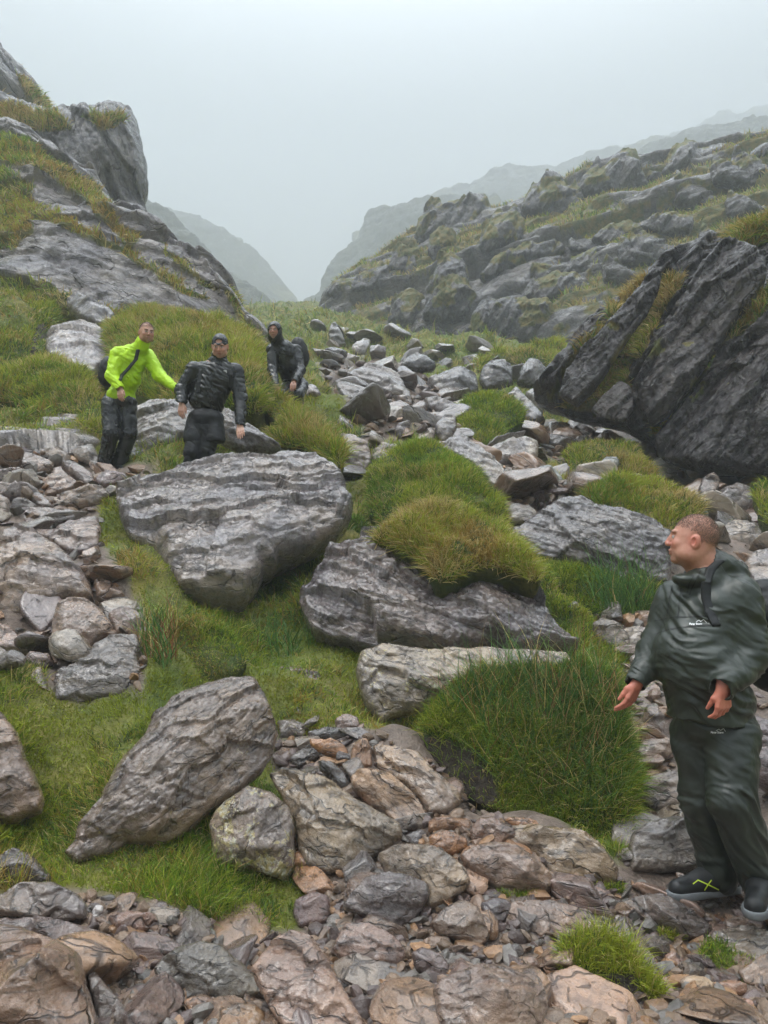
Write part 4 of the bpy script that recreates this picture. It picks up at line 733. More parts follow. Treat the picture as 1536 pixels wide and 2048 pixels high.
G2 = H('yellow and ochre grass cap draped over the large brown and slate boulder', [(750,1085),(775,1052),(820,1025),(880,1012),(940,1025),(1000,1065),(1040,1105),(1085,1165),(1060,1165),(1030,1148),(985,1140),(950,1140),(915,1155),(890,1168),(865,1158),(845,1125),(800,1100)], lean=46, Y=5.95, anchor=(900,1155), L=.13, mix=(.45,1.1,.6,.15,.6), hum=.14, droop=1.0)
H('long green tongue of turf running down behind the slate boulder to the rushy bank', [(1040,1105),(1085,1140),(1120,1190),(1160,1220),(1210,1262),(1250,1310),(1262,1400),(1230,1420),(1190,1400),(1150,1340),(1160,1292),(1122,1257),(1091,1215),(1055,1170)], lean=40, Y=6.2, anchor=(1190,1380), L=.07, mix=(1,1.1,.15,.2,.1), hum=.06)
BANK = H('tall rushy bank of dark green turf with bare peat at its left foot', [(850,1440),(870,1395),(910,1362),(960,1345),(1060,1335),(1150,1320),(1210,1345),(1262,1400),(1245,1450),(1268,1520),(1275,1580),(1262,1650),(1258,1700),(1248,1762),(1225,1735),(1190,1690),(1120,1660),(1050,1645),(980,1625),(925,1590),(880,1540),(845,1490)], lean=30, Y=4.3, anchor=(1100,1640), L=.10, mix=(1.2,.75,.16,.55,.14), hum=.20, T=1.0, droop=1.0, peat=[[(845,1470),(900,1480),(950,1500),(985,1540),(1000,1600),(960,1625),(900,1580),(850,1520)]], Wd=.9)
H('green grass slope under the left side of the overhanging boulder', [(192,1035),(225,1030),(250,1060),(300,1100),(325,1140),(350,1175),(400,1195),(470,1200),(500,1260),(500,1330),(440,1352),(380,1360),(300,1340),(285,1280),(255,1210),(205,1150),(190,1090)], lean=52, Y=6.4, anchor=(300,1250), L=.10, mix=MIX_LUSH, T=1, hum=.04, dens=1.2)
H('mossy orange-brown cushion above the tilted slab boulder', [(340,1260),(390,1230),(440,1245),(480,1290),(498,1325),(470,1350),(420,1368),(370,1372),(330,1340),(315,1300)], lean=40, Y=5.15, anchor=(420,1360), L=.035, mix=(.5,.9,.5,.3,1.0), hum=.1)
H('dark green grassy hollow wall below the right side of the overhanging boulder', [(500,1210),(520,1160),(556,1120),(600,1098),(660,1060),(720,1040),(740,1062),(690,1085),(645,1100),(615,1160),(596,1212),(628,1262),(668,1290),(640,1330),(560,1330),(510,1320),(490,1260)], lean=46, Y=6.45, anchor=(560,1300), L=.10, mix=MIX_LUSH, T=1, hum=.03, dens=1.2)
H('low grassy tongue between the lichened ledge rock and the wet brown rocks', [(600,1290),(640,1275),(716,1290),(722,1320),(711,1350),(722,1395),(765,1452),(850,1400),(860,1440),(850,1490),(790,1480),(720,1450),(660,1420),(640,1360)], lean=46, Y=5.5, anchor=(750,1460), L=.08, mix=(1.1,.9,.12,.7,.1), hum=.06)
H('bright green grass bank between the left boulder and the tilted slab boulder', [(-60,1330),(0,1325),(50,1315),(90,1330),(110,1400),(160,1415),(240,1405),(290,1345),(345,1340),(350,1385),(300,1440),(260,1500),(215,1560),(160,1645),(130,1705),(95,1700),(85,1620),(60,1520),(20,1440),(-60,1400)], lean=46, Y=4.45, anchor=(120,1600), L=.075, mix=(1.1,1.0,.14,.4,.1), hum=.05, T=1)
H('yellow-green moss cushion in the hollow under the tilted slab boulder', [(165,1745),(200,1715),(260,1690),(340,1675),(400,1648),(425,1690),(450,1740),(520,1752),(575,1768),(595,1800),(592,1850),(540,1870),(470,1862),(400,1840),(350,1815),(270,1800),(200,1790)], lean=52, Y=3.72, anchor=(400,1840), L=.038, mix=(.9,1.4,.1,.35,.16), hum=.05, T=1.1, dens=1.5)
H('small bright tuft of grass with a bare earthen front near the bottom right', [(1118,1905),(1135,1880),(1180,1872),(1230,1885),(1270,1915),(1300,1960),(1340,1985),(1300,2000),(1260,1992),(1180,1990),(1125,1975)], lean=45, L=.07, mix=(1.2,.9,.12,.3,.04), hum=.12, peat=[[(1120,1945),(1270,1950),(1290,2000),(1120,2000)]], anchor=(1200,1990), dens=1.3)
H('sparse grass patch on the path at the right edge', [(1395,1895),(1430,1880),(1470,1900),(1510,1930),(1580,1950),(1580,1990),(1500,1980),(1440,1940),(1400,1925)], lean=62, L=.05, mix=(1.2,.9,.12,.3,.04), anchor=(1480,1960), T=.5, hum=.02, dens=.8)
H('little strip of grass between the pink-brown boulder and the sloping slab', [(990,1790),(1020,1780),(1075,1785),(1080,1800),(1040,1806),(1000,1804)], lean=45, L=.05, mix=(1.2,.9,.1,.3,.02))
H('small grass patch below the wide low tan boulder', [(1110,1758),(1150,1762),(1230,1775),(1250,1765),(1245,1790),(1190,1786),(1120,1772)], lean=45, L=.045, mix=(1.2,.9,.1,.3,.02))
H('tiny tuft of grass on the gravel above the coral-coloured block', [(1315,1870),(1335,1858),(1362,1865),(1368,1882),(1335,1888)], lean=50, L=.045, mix=(1,1,.3,.2,.1))
H('bright mossy mound in the middle of the rubble stream', [(915,830),(930,800),(960,790),(1000,787),(1030,805),(1048,835),(1040,850),(1012,858),(1012,885),(985,898),(950,893),(922,872)], lean=45, Y=11.5, anchor=(970,895), L=.10, mix=(1,1.2,.12,.2,.06), hum=.14)
H('ochre grass cap on the broad dark slate boulder', [(1160,1008),(1175,985),(1230,960),(1310,958),(1370,985),(1400,1015),(1398,1042),(1350,1068),(1300,1052),(1240,1032),(1195,1025)], lean=48, Y=7.9, anchor=(1280,1050), L=.12, mix=MIX_YEL, hum=.12)
H('round tussock above the pale wet rocks, left of the ochre grass cap', [(1060,1010),(1070,980),(1110,962),(1150,972),(1180,990),(1170,1008),(1120,1015),(1085,1030)], lean=45, Y=8.9, anchor=(1110,1020), L=.10, mix=MIX_YEL, hum=.16)
H('two-humped tussock below the dark crag', [(1125,915),(1150,892),(1190,890),(1230,895),(1270,905),(1305,940),(1315,958),(1270,960),(1230,955),(1180,940),(1140,930)], lean=48, Y=11, anchor=(1230,955), L=.12, mix=MIX_OCH, hum=.14)
RB = H('flat-topped green hummock with tall rushes in front of the dark slate boulder', [(1050,1135),(1090,1120),(1150,1118),(1220,1135),(1290,1150),(1318,1180),(1312,1240),(1262,1262),(1210,1250),(1150,1215),(1110,1185),(1065,1160)], lean=46, Y=6.9, anchor=(1200,1250), L=.10, mix=(1,1.2,.3,.35,.1), hum=.1)
H('grassy bank left of the trouser leg of the man in green', [(1262,1340),(1300,1330),(1340,1350),(1340,1410),(1300,1405),(1285,1450),(1262,1480),(1248,1450)], lean=45, Y=5.9, anchor=(1280,1450), L=.10, mix=(1,1,.3,.5,.3))
H('grass behind the rucksack of the man in green at the right edge', [(1490,1380),(1540,1360),(1640,1370),(1640,1480),(1560,1470),(1500,1430)], lean=45, Y=5.9, anchor=(1540,1460), L=.11, mix=(1,1,.2,.7,.2))
H('steep green verge at the far right edge below the dark crag', [(1505,985),(1536,965),(1640,960),(1640,1070),(1560,1065),(1525,1045)], lean=45, Y=9, anchor=(1560,1060), L=.12, mix=(1.1,1.1,.15,.4,.1))
H('grass hump with a dark hollow, right of the valley floor', [(950,735),(990,705),(1050,700),(1120,680),(1130,705),(1100,735),(1075,725),(1040,730),(1010,722),(975,725),(962,745)], lean=50, Y=20, anchor=(1040,735), L=.2, mix=MIX_YEL, hum=.1)
# more turf
rushes('dense tall rushes on the crest of the rushy bank with rusty and straw stems', [(880,1430),(940,1370),(1050,1345),(1200,1345),(1245,1400),(1230,1480),(1000,1480)], 620, .46, 5, cols=(.8,.15,.12), base=BANK, spread=.28)
rushes('looser green and straw rushes hanging down the face of the rushy bank', [(930,1480),(1230,1460),(1250,1600),(1180,1640),(1000,1580)], 330, .36, 15, cols=(.8,.3,.05), base=BANK, spread=.6)
rushes('straw coloured dead stems lying over the right side of the rushy bank', [(1080,1440),(1250,1440),(1240,1620),(1020,1610)], 90, .24, 6, cols=(0.05,.9,.05), base=BANK, spread=1.3)
rushes('thin grey-green rushes along the crest of the large green hummock', [(790,935),(850,905),(920,910),(940,950),(850,940)], 130, .28, 7, cols=(.5,.2,.3))
rushes('tall dark green rushes left of the head of the man in green', [(1180,1200),(1200,1165),(1300,1165),(1315,1230),(1260,1250)], 230, .52, 8, cols=(.95,.03,.02), base=RB)
rushes('reddish rushes standing by the mossy orange-brown cushion', [(265,1300),(280,1255),(345,1250),(360,1310),(330,1340)], 150, .36, 9, cols=(.6,.15,.3))
rushes('fine green stems under the right side of the overhanging boulder', [(500,1300),(540,1250),(620,1240),(650,1290),(560,1320)], 110, .32, 10, cols=(.95,.03,.02))
ground_grass(330000)
# ---------------------------------------------------------------- cliffs and mountains
CR = []
def cliff(out, bands, Y, anchor, lean, yaw, col, gn=0.0, gthr=9, L=0.25, name='cliff', nb=0, bandw=10, mix=MIX_OCH, gsc=(.5, .5, .9), gup=0.0, **kw):
    """bands: pixel polygons where turf clings to the rock"""
    def ex(Vw, V, n):
        x, y = project(Vw); wx = fbm(V*1.3, 4, 5)*bandw; wy = fbm(V*1.3, 4, 6)*bandw; g = np.zeros(len(V))
        for b in bands: g[inpoly(x+wx, y+wy, b)] = 1
        if gthr < 5: g = np.maximum(g, (fbm(V*np.array(gsc), 4, 8)+fbm(V*1.1, 3, 9)*0.35 > gthr)*1.0)
        ex.g = g; return {'gr': ('FLOAT', g)}
    i = rock(None, out, col=col, lean=lean, yaw=yaw, Y=Y, anchor=anchor, name=name, cat=None, kind='structure', mat=M_CRAG, extra=ex, **kw)
    V, tri = i['V'], i['tri']; g = ex.g; gt = tri[(g[tri].sum(1) > 1.5)]
    if nb and len(gt):
        rng = np.random.RandomState(3); p, nr, k = sample_tris(V, gt, nb, rng); m_ = nr[:, 2] > gup*0.75; p = p[m_]+i['B']; nr = nr[m_]; d = np.linalg.norm(p, axis=1); n = len(p)
        blades('grass', [blade_arrays(p, nr, L*rng.uniform(0.4, 1.4, n)*(1+0.6*fbm(p*1.5, 2, 4)), 1.5*d/F*rng.uniform(0.7, 1.5, n), gcols(p, rng, mix, 0.5, 9), rng, 1.0)])
    return i
# left: three masses of rock, one behind another
cliff([(-160,50),(-60,60),(0,88),(12,112),(22,135),(45,160),(60,188),(95,215),(100,260),(-160,300)], [[(35,150),(95,215),(90,240),(0,225),(0,205),(50,205)]], 34, (0,250), 35, 10, (0.16,0.16,0.175), L=.4, nb=3000, sa=-60, dip=10, amp=.05, lay=9, rough=1.4)
cliff([(-160,190),(0,205),(60,222),(100,236),(125,217),(150,226),(165,240),(200,230),(245,222),(262,226),(275,245),(287,290),(294,335),(298,385),(291,402),(300,430),(312,455),(270,460),(190,440),(0,400),(-160,400)],
  [[(-160,190),(0,205),(60,222),(130,238),(150,260),(80,265),(60,255),(0,262),(-160,240)],[(165,232),(250,226),(250,238),(205,262),(180,250)],[(0,255),(60,285),(130,330),(195,380),(245,440),(240,470),(150,440),(60,340),(0,320)]], 27, (200,400), 16, 14, (0.115,0.115,0.125), L=.4, nb=9000, sa=-70, dip=5, amp=.05, lay=16, rough=1.3, w=1.0, smooth=1, vor=((.3,.16,2.5),(.12,.18,2.5)), ctrl=[(60,300,.04),(150,290,.10),(230,280,.12),(270,330,.08),(210,370,.14),(100,380,.06)])
cliff([(-160,225),(0,250),(40,278),(75,295),(130,335),(190,372),(225,405),(245,440),(262,462),(300,448),(322,462),(345,490),(372,522),(405,556),(440,572),(462,580),(480,594),(474,612),(500,640),(535,668),(560,700),(400,720),(200,720),(-160,720)],
  [[(-160,230),(0,250),(60,290),(130,335),(190,375),(240,440),(262,470),(260,495),(235,470),(200,440),(170,400),(120,360),(60,330),(20,330),(-160,330)],
   [(-160,330),(20,340),(60,370),(70,400),(30,420),(-160,400)],[(20,420),(60,425),(70,470),(30,500),(-160,520),(-160,470)],[(0,375),(60,410),(130,430),(190,465),(260,500),(270,512),(200,492),(120,452),(60,432),(0,400)],
   [(255,460),(275,470),(262,500),(290,515),(360,560),(420,600),(410,606),(330,560),(270,520),(240,480)],[(325,485),(400,550),(440,575),(430,585),(380,550),(330,505)],
   [(440,570),(470,590),(500,640),(540,680),(500,668),(470,630)],[(-160,545),(0,548),(60,560),(150,590),(230,622),(300,628),(300,700),(-160,720)]],
  17.5, (250,640), 44, 6, (0.20,0.195,0.21), L=.22, nb=26000, sa=-27, dip=42, amp=.03, lay=22, rough=.8, spx=3, smooth=1, vor=((.22,.14,3.4),(.09,.16,3),(.035,.14,2.4)), bandw=14,
  ctrl=[(60,340,.06),(200,400,.07),(100,440,.05),(40,480,.03),(250,500,.09),(150,540,.07),(330,540,.09),(400,590,.07),(230,590,.06),(60,520,.03),(440,625,.05),(330,640,.05)], T=.4)
# right: the dark crag with diagonal bands of turf
cliff([(1070,800),(1110,745),(1135,715),(1160,672),(1200,640),(1240,600),(1270,572),(1300,535),(1330,540),(1362,512),(1385,488),(1440,480),(1470,476),(1500,452),(1560,430),(1720,400),(1720,1000),(1560,955),(1460,948),(1395,945),(1345,925),(1315,915),(1300,870),(1250,850),(1200,835),(1130,822)],
  [[(1120,810),(1180,760),(1220,700),(1290,610),(1340,560),(1372,548),(1362,575),(1330,625),(1290,690),(1260,740),(1260,800),(1240,830),(1190,830)],
   [(1150,700),(1200,650),(1290,560),(1310,565),(1250,620),(1200,690),(1120,790),(1090,800)],
   [(1450,476),(1500,448),(1720,395),(1720,450),(1560,480),(1480,500)],[(1300,870),(1330,800),(1400,730),(1440,690),(1420,740),(1360,800),(1330,860),(1290,880)],
   [(1445,660),(1470,620),(1536,570),(1720,500),(1720,560),(1550,620),(1480,670),(1440,690)]],
  12.6, (1400,940), 20, -22, (0.045,0.038,0.040), L=.22, nb=30000, sa=48, dip=22, amp=.05, lay=20, rough=1.3, spx=3, smooth=1, vor=((.30,.30,2.6),(.12,.30,2.8),(.05,.28,2.6)), bandw=10,
  ctrl=[(1330,600,.10),(1400,560,.14),(1300,700,.05),(1370,700,.15),(1450,600,.13),(1250,780,.03),(1340,840,.10),(1420,800,.17),(1500,700,.17),(1600,600,.15),(1500,850,.16),(1200,700,.08),(1180,780,.06),(1620,850,.15)], T=.5)
# the long right-hand slope of tilted slabs and turf shelves
SL = cliff([(625,668),(640,618),(662,585),(700,570),(745,538),(790,512),(832,490),(850,475),(885,450),(930,446),(985,450),(1040,436),(1062,420),(1100,402),(1150,405),(1185,388),(1240,372),(1290,366),(1350,342),(1420,338),(1500,336),(1600,318),(1780,300),(1780,760),(1400,760),(1150,745),(1000,715),(900,708),(800,672),(700,664)],
  [], 37, (1100,715), 50, -22, (0.115,0.113,0.118), gthr=0.02, gsc=(.24,.4,.4), gup=0.9, L=.36, nb=60000, sa=16, dip=40, amp=.012, lay=46, rough=0.55, spx=3, T=.25, auto=26, Tb=.3, smooth=3, vor=((.16,.17,2.2),(.07,.20,2.4),(.03,.22,2.4),(.013,.20,2.0)), mix=MIX_OCH)
SLT = BVHTree.FromPolygons((SL['V']+SL['B']).tolist(), SL['tri'].tolist())
def on_slope(px, py):
    h = SLT.ray_cast(Vector((0, 0, CAMZ)), Vector(ray(px, py)))[0]; return float(h.y) if h is not None else None
# jagged outcrops standing on it
def outcrop(lbl, out, Y, **kw):
    k = dict(lean=20, yaw=-15, rough=1.3, amp=.03, sa=60, dip=15, lay=9, auto=6, Tb=1.5, w=.35, T=.8, vor=((.4,.22,2.2),(.16,.2,2.4))); k.update(kw)
    lo = max(out, key=lambda q: q[1]); y = on_slope(lo[0], min(lo[1], 700)-6) or on_slope(lo[0], lo[1]+12)
    rock(lbl, out, col=(0.07,0.068,0.075), Y=y, anchor=lo, name='rock_outcrop', cat='rock outcrop', mat=M_CRAG, extra=lambda Vw, V, n: {'gr': ('FLOAT', (fbm(V*0.9, 4, 8)+0.3*(V[:, 2] > 0.8) > 0.30)*1.0)}, **k)
outcrop('sharp twin-pointed crag on the skyline left of the dark split crag', [(1040,430),(1052,392),(1066,368),(1078,372),(1090,340),(1104,346),(1128,362),(1138,385),(1150,360),(1168,395),(1160,425),(1100,435)], 66)
outcrop('dark split crag on the skyline above the wide grassy shelf', [(1148,400),(1162,362),(1178,345),(1194,318),(1202,322),(1210,338),(1222,320),(1250,306),(1274,308),(1284,335),(1300,375),(1240,400),(1190,402)], 70)
outcrop('hazy spire on the skyline near the right edge', [(1318,360),(1335,312),(1350,290),(1364,292),(1372,272),(1380,290),(1400,298),(1430,294),(1455,300),(1490,322),(1505,345),(1425,350)], 86)
outcrop('rounded tower of rock at the left end of the right-hand ridge', [(828,500),(836,450),(850,415),(865,396),(880,396),(890,418),(905,412),(925,402),(950,396),(975,398),(990,430),(985,460),(930,470),(870,485)], 72)
outcrop('low toothed ridge of rock between the rounded tower and the twin-pointed crag', [(975,462),(985,428),(1000,415),(1012,430),(1030,408),(1048,425),(1060,450),(1020,462)], 70, auto=3)
outcrop('broken crest of rock right of the dark split crag', [(1280,385),(1292,345),(1308,335),(1320,350),(1340,328),(1352,345),(1365,370),(1330,385)], 70, auto=3)
outcrop('hazy blocks on the skyline at the right edge', [(1480,350),(1495,315),(1520,300),(1560,305),(1600,290),(1660,300),(1660,360),(1540,360)], 70)
outcrop('small dark tooth on the sloping left skyline of the right-hand ridge', [(775,540),(785,505),(800,488),(815,495),(830,475),(840,500),(838,535),(805,545)], 70, auto=3)
outcrop('row of blocks on the left skyline above the gully', [(700,585),(712,555),(730,540),(745,548),(762,522),(778,530),(785,560),(745,580)], 70, auto=3)
outcrop('dark slab face stepping down the middle of the right-hand slope', [(1120,560),(1140,520),(1180,500),(1240,498),(1262,515),(1230,545),(1180,560)], 70)
outcrop('dark broken ledge below the wide grassy shelf', [(1180,480),(1215,452),(1262,440),(1280,458),(1262,482),(1215,495)], 70, auto=3)
outcrop('black ledge above the broad black rock wall', [(1040,600),(1060,565),(1110,548),(1170,552),(1190,580),(1150,605),(1090,612)], 70)
outcrop('dark overhanging block high on the left flank of the right-hand slope', [(855,515),(858,478),(880,458),(912,462),(915,490),(890,510),(868,522)], 52)
outcrop('thin upright fin of rock on the grassy flank beside the gully', [(808,550),(812,512),(822,497),(830,510),(832,548),(820,560)], 48, auto=2)
outcrop('steep wedge of dark striped rock in the middle of the right-hand slope', [(955,500),(965,455),(1000,430),(1035,425),(1050,440),(1045,480),(1010,495),(975,512)], 56)
outcrop('long dark rock face under the pale slabs of the right-hand slope', [(955,555),(990,515),(1050,490),(1120,485),(1135,500),(1090,520),(1040,535),(990,560)], 47)
outcrop('tall dark cliffed knoll above the valley floor', [(845,640),(860,570),(880,510),(905,505),(935,530),(940,580),(960,600),(930,640),(890,648)], 36, amp=.08)
outcrop('broad black rock wall at the foot of the right-hand slope', [(940,640),(965,605),(1030,600),(1100,610),(1135,640),(1125,670),(1060,690),(990,690),(945,670)], 28, amp=.07)
outcrop('grass-topped crag left of the tall dark cliffed knoll', [(775,648),(785,600),(820,578),(850,590),(850,640),(820,655)], 40)
outcrop('small knuckle of rock where the right-hand ridge meets the gully', [(650,590),(660,570),(690,556),(715,562),(705,580),(670,598)], 52)
outcrop('blocky crag at the foot of the slope just right of the valley floor', [(905,690),(915,665),(950,650),(985,665),(990,695),(950,702)], 27)
outcrop('low jagged knob above the wide grassy shelf', [(1270,460),(1300,440),(1345,425),(1390,440),(1385,462),(1320,470)], 60, auto=3)
def slab(lbl, out, Y, **kw):
    k = dict(lean=16, yaw=-28, rough=1.3, amp=.045, sa=50, dip=18, lay=16, auto=5, Tb=1.0, w=.2, T=.5, spx=3, vor=((.3,.22,3),(.12,.24,3))); k.update(kw)
    rock(lbl, out, col=(0.050,0.043,0.045), Y=Y, name='rock_outcrop', cat='rock outcrop', mat=M_CRAG, extra=lambda Vw, V, n: {'gr': ('FLOAT', (fbm(V*np.array([1.6, 1.6, 1.6]), 4, 8) > 0.42)*1.0)}, **k)
slab('narrow dark slanting slab at the left side of the dark crag', [(1118,790),(1135,740),(1165,695),(1205,660),(1250,610),(1290,560),(1302,538),(1325,548),(1318,580),(1290,630),(1255,680),(1220,730),(1190,775),(1150,812)], 12.3, anchor=(1150,810))
slab('tall dark slanting slab with a pointed top in the middle of the dark crag', [(1262,800),(1290,730),(1335,650),(1370,590),(1405,530),(1440,490),(1472,478),(1500,492),(1536,520),(1530,560),(1490,620),(1440,690),(1390,760),(1340,830),(1300,850)], 12.0, anchor=(1300,850))
slab('huge black slanting slab forming the foot of the dark crag', [(1305,880),(1350,830),(1420,750),(1500,665),(1560,610),(1680,540),(1680,975),(1560,950),(1460,948),(1390,940),(1325,920)], 11.7, anchor=(1390,940))
slab('low dark slanting slab between the turf bands of the dark crag', [(1180,822),(1205,790),(1240,760),(1262,772),(1268,810),(1250,845),(1210,840)], 12.0, anchor=(1210,840))
_r = np.random.RandomState(12)
for k in range(34):
    px, py = _r.uniform(680, 1560), _r.uniform(360, 690)
    if py < 690-0.47*(px-650)+25 or (px > 1180 and py > 560) or (px > 1330 and py > 500): continue
    y = on_slope(px, py)
    if y is None: continue
    z_ = _r.uniform(22, 60)*(1 if px < 1200 else 1.2); pts = [(-.15,.1),(-.22,-.45),(-.05,-1+_r.uniform(-.2,.2)),(.2,-.9),(.45,-.7+_r.uniform(-.2,.1)),(1.0,-.42),(1.5,-.15),(1.45,.08),(.6,.16)]
    rock('dark wedge of rock jutting from the turf of the right-hand slope', [(px+a_*z_, py+b_*z_) for a_, b_ in pts], col=(0.065,0.063,0.068), Y=y-0.3, anchor=(px, py), lean=26, yaw=-25, rough=1.3, amp=.03, sa=25, dip=15, lay=8, auto=3, Tb=1.2, w=.3, T=.9, name='rock_outcrop', cat='rock outcrop', group='wedges of rock on the right-hand slope', mat=M_CRAG, extra=lambda Vw, V, n: {'gr': ('FLOAT', (fbm(V*0.9, 4, 8)+0.3*(V[:, 2] > 0.4) > 0.30)*1.0)}, vor=((.4,.22,2.2),(.16,.2,2.4)))
# far ridges fading into the cloud
def ridge(out, Y, anchor, col=(0.035,0.038,0.032), **kw):
    k = dict(lean=30, yaw=0, rough=1.6, amp=.02, auto=8, T=.2, Tb=.5, spx=4, sa=50, lay=12, vor=((.1,.10,1.3),(.04,.12,1.3))); k.update(kw)
    rock(None, out, col=col, Y=Y, anchor=anchor, name='mountain', cat=None, kind='structure', mat=M_FAR, extra=lambda Vw, V, n: {'gr': ('FLOAT', (fbm(V*0.03, 4, 8) > 0.12)*0.6)}, **k)
ridge([(200,380),(300,408),(335,418),(370,428),(425,450),(470,472),(500,492),(540,530),(565,560),(592,590),(620,660),(200,700)], 290, (400,600), yaw=25)
ridge([(200,400),(290,400),(345,425),(372,455),(400,480),(430,520),(480,560),(540,600),(580,640),(560,720),(200,720)], 170, (400,640), yaw=25)
ridge([(560,660),(600,615),(640,590),(648,555),(660,535),(680,512),(710,490),(722,460),(735,425),(760,415),(800,413),(850,402),(900,395),(1000,390),(1000,700),(600,700)], 210, (800,640), yaw=-25)
ridge([(700,480),(760,450),(880,395),(930,382),(970,352),(1010,337),(1070,332),(1110,335),(1150,318),(1190,310),(1250,300),(1300,285),(1400,280),(1400,600),(800,600)], 290, (1100,500), yaw=-20, lean=34)
ridge([(1230,330),(1285,300),(1330,285),(1380,262),(1410,252),(1450,256),(1500,243),(1600,230),(1750,215),(1750,500),(1230,500)], 190, (1500,450), yaw=-20, lean=34)
ridge([(1300,300),(1400,250),(1425,235),(1480,228),(1520,215),(1650,190),(1800,185),(1800,500),(1300,500)], 330, (1500,450), yaw=-20, lean=34)
# ---------------------------------------------------------------- loose stones
import bmesh
def ico(level):
    bm = bmesh.new(); bmesh.ops.create_icosphere(bm, subdivisions=level, radius=1.0); v = np.array([x.co[:] for x in bm.verts]); f = np.array([[q.index for q in x.verts] for x in bm.faces]); bm.free(); return v, f
ICO = {k: ico(k) for k in (2, 3, 5)}
def stone_shape(seed, level, flat=0.6, sharp=22, nplanes=10):
    rng = np.random.RandomState(seed); v, f = ICO[level]
    N = rng.normal(0, 1, (nplanes, 3)); N /= np.linalg.norm(N, axis=1)[:, None]; dk = rng.uniform(0.55, 1.0, nplanes)
    t = np.clip(v@N.T, 0.02, None)/dk; r = 1/((t**sharp).sum(1))**(1/sharp); r = np.minimum(r, 1.3)
    p = v*r[:, None]*np.array([1.0, rng.uniform(0.6, 0.9), flat*rng.uniform(0.7, 1.2)])
    if level > 2: p = p*(1+0.05*fbm(p*3+seed, 4, seed)[:, None]+0.025*fbm(p*np.array([3, 3, 14])+seed, 3, seed+2)[:, None])
    return p, f
def rotm(rng, tilt=0.5):
    a = rng.uniform(0, 6.283); b, c = rng.normal(0, tilt, 2); R = Matrix.Rotation(a, 3, 'Z') @ Matrix.Rotation(b, 3, 'X') @ Matrix.Rotation(c, 3, 'Y'); return R
STONES = []
for k in range(16):
    p, f = stone_shape(100+k, 5, flat=(0.32, 0.62, 0.45)[k % 3], sharp=14+14*(k % 3))
    STONES.append(mesh_np('stone', p, [f], True, {'rc': ('FLOAT_VECTOR', p[:, [2, 0, 1]]*0.12)}))
    STONES[-1].materials.append(M_ROCK)
TINTS = [GREY, PALE, PURP, BRN, PINK, ORG, SLATE, DARK, BRN, PINK, GREY, PURP]
CC = np.array([c[0] for c in COVER]); CRD = np.array([c[1] for c in COVER])
import re
_used = set(r_[0] for r_ in REFS)
_RC = np.array([r_[1] for r_ in REFS]); _rx, _ry = project(_RC)
_SH = [re.split(r" (?:with|in|at|on|of|under|below|above|beside|behind|between|left|right|lying|standing|crossed|cut|running|filling|resting|leaning|jutting|next|touching|high|wedged|over|from|peeping|across|crossing|capped|plunging|among|against|overhanging|crusted|crowned) ", r_[0])[0] for r_ in REFS]
_HUE = [('dark', DARK), ('grey', GREY), ('pale grey', PALE), ('purplish', PURP), ('brown', BRN), ('pinkish', PINK), ('orange', ORG), ('blue-grey', SLATE)]
def name_it(x, s, c, o, fallback):
    hue = min(_HUE, key=lambda h: np.abs(np.array(h[1])-c).sum()+abs(np.array(h[1])/sum(h[1])-c/c.sum()).sum()*.3)[0]; px, py = project(np.array([x])); px, py = px[0], py[0]
    d = np.hypot(_rx-px, _ry-py)+np.linalg.norm(_RC-x, axis=1)*40
    for k in np.argsort(d)[:4]:
        if len(_SH[k].split()) > 8: continue
        dx, dy = px-_rx[k], py-_ry[k]; rel = ('right of' if dx > 0 else 'left of') if abs(dx) > abs(dy) else ('below' if dy > 0 else 'above')
        sz = 'small' if s < fallback_mid else 'larger'
        for lab in (f'{sz} {hue} stone {rel} the {_SH[k]}', f'{sz} angular {hue} stone a little way {rel} the {_SH[k]}'):
            if lab not in _used and len(lab.split()) <= 16: _used.add(lab); return lab
    return fallback
fallback_mid = 0.1
def scatter(poly, n, s0, s1, seed, label, group, tints, tilt=0.35, power=1.6, keep=0.75, lich=0.3):
    """countable loose stones: one object each"""
    global fallback_mid; fallback_mid = s0+(s1-s0)*0.45
    rng = np.random.RandomState(seed); pl = np.array(poly, float); lo, hi = pl.min(0), pl.max(0); q = rng.uniform(lo, hi, (n*30, 2)); q = q[inpoly(q[:, 0], q[:, 1], pl)][:n*5]
    p = hit(q[:, 0], q[:, 1]); p = p[np.isfinite(p[:, 0])]; sz = s0+(s1-s0)*rng.uniform(0, 1, len(p))**power; sz[::-1].sort(); placed = []; k = 0
    for x, s in zip(p, sz):
        if k >= n: break
        if (np.linalg.norm(CC-x, axis=1) < CRD*keep+s*0.4).any(): continue
        if any(np.linalg.norm(x-y) < (s+t)*0.75 for y, t in placed): continue
        placed.append((x, s)); k += 1
        o = bpy.data.objects.new('stone', STONES[rng.randint(16)]); COL.objects.link(o)
        sc = s*np.array([1, rng.uniform(0.7, 1.1), rng.uniform(0.75, 1.15)])
        o.matrix_world = Matrix.Translation(Vector(x)+Vector((0, 0, s*0.12))) @ rotm(rng, tilt).to_4x4() @ Matrix.Diagonal((*sc, 1))
        c = np.array(tints[rng.randint(len(tints))])*rng.uniform(0.75, 1.2)*(np.array([1.04, 1.0, .92]) if x[1] < 5.6 else 1); o.color = (*c, rng.uniform(0, lich)); o['label'] = name_it(x, s, c, o, label); o['category'] = 'stone'; o['group'] = group
PATH = [(-100,1800),(180,1790),(350,1830),(480,1860),(600,1860),(700,1800),(960,1760),(1250,1770),(1600,1790),(1600,2080),(-100,2080)]
scatter(PATH, 74, .05, .17, 11, 'loose fist-sized stone lying on the stony path at the bottom', 'loose stones on the path', [GREY, PURP, PINK, BRN, BRN, PURP, BRN])
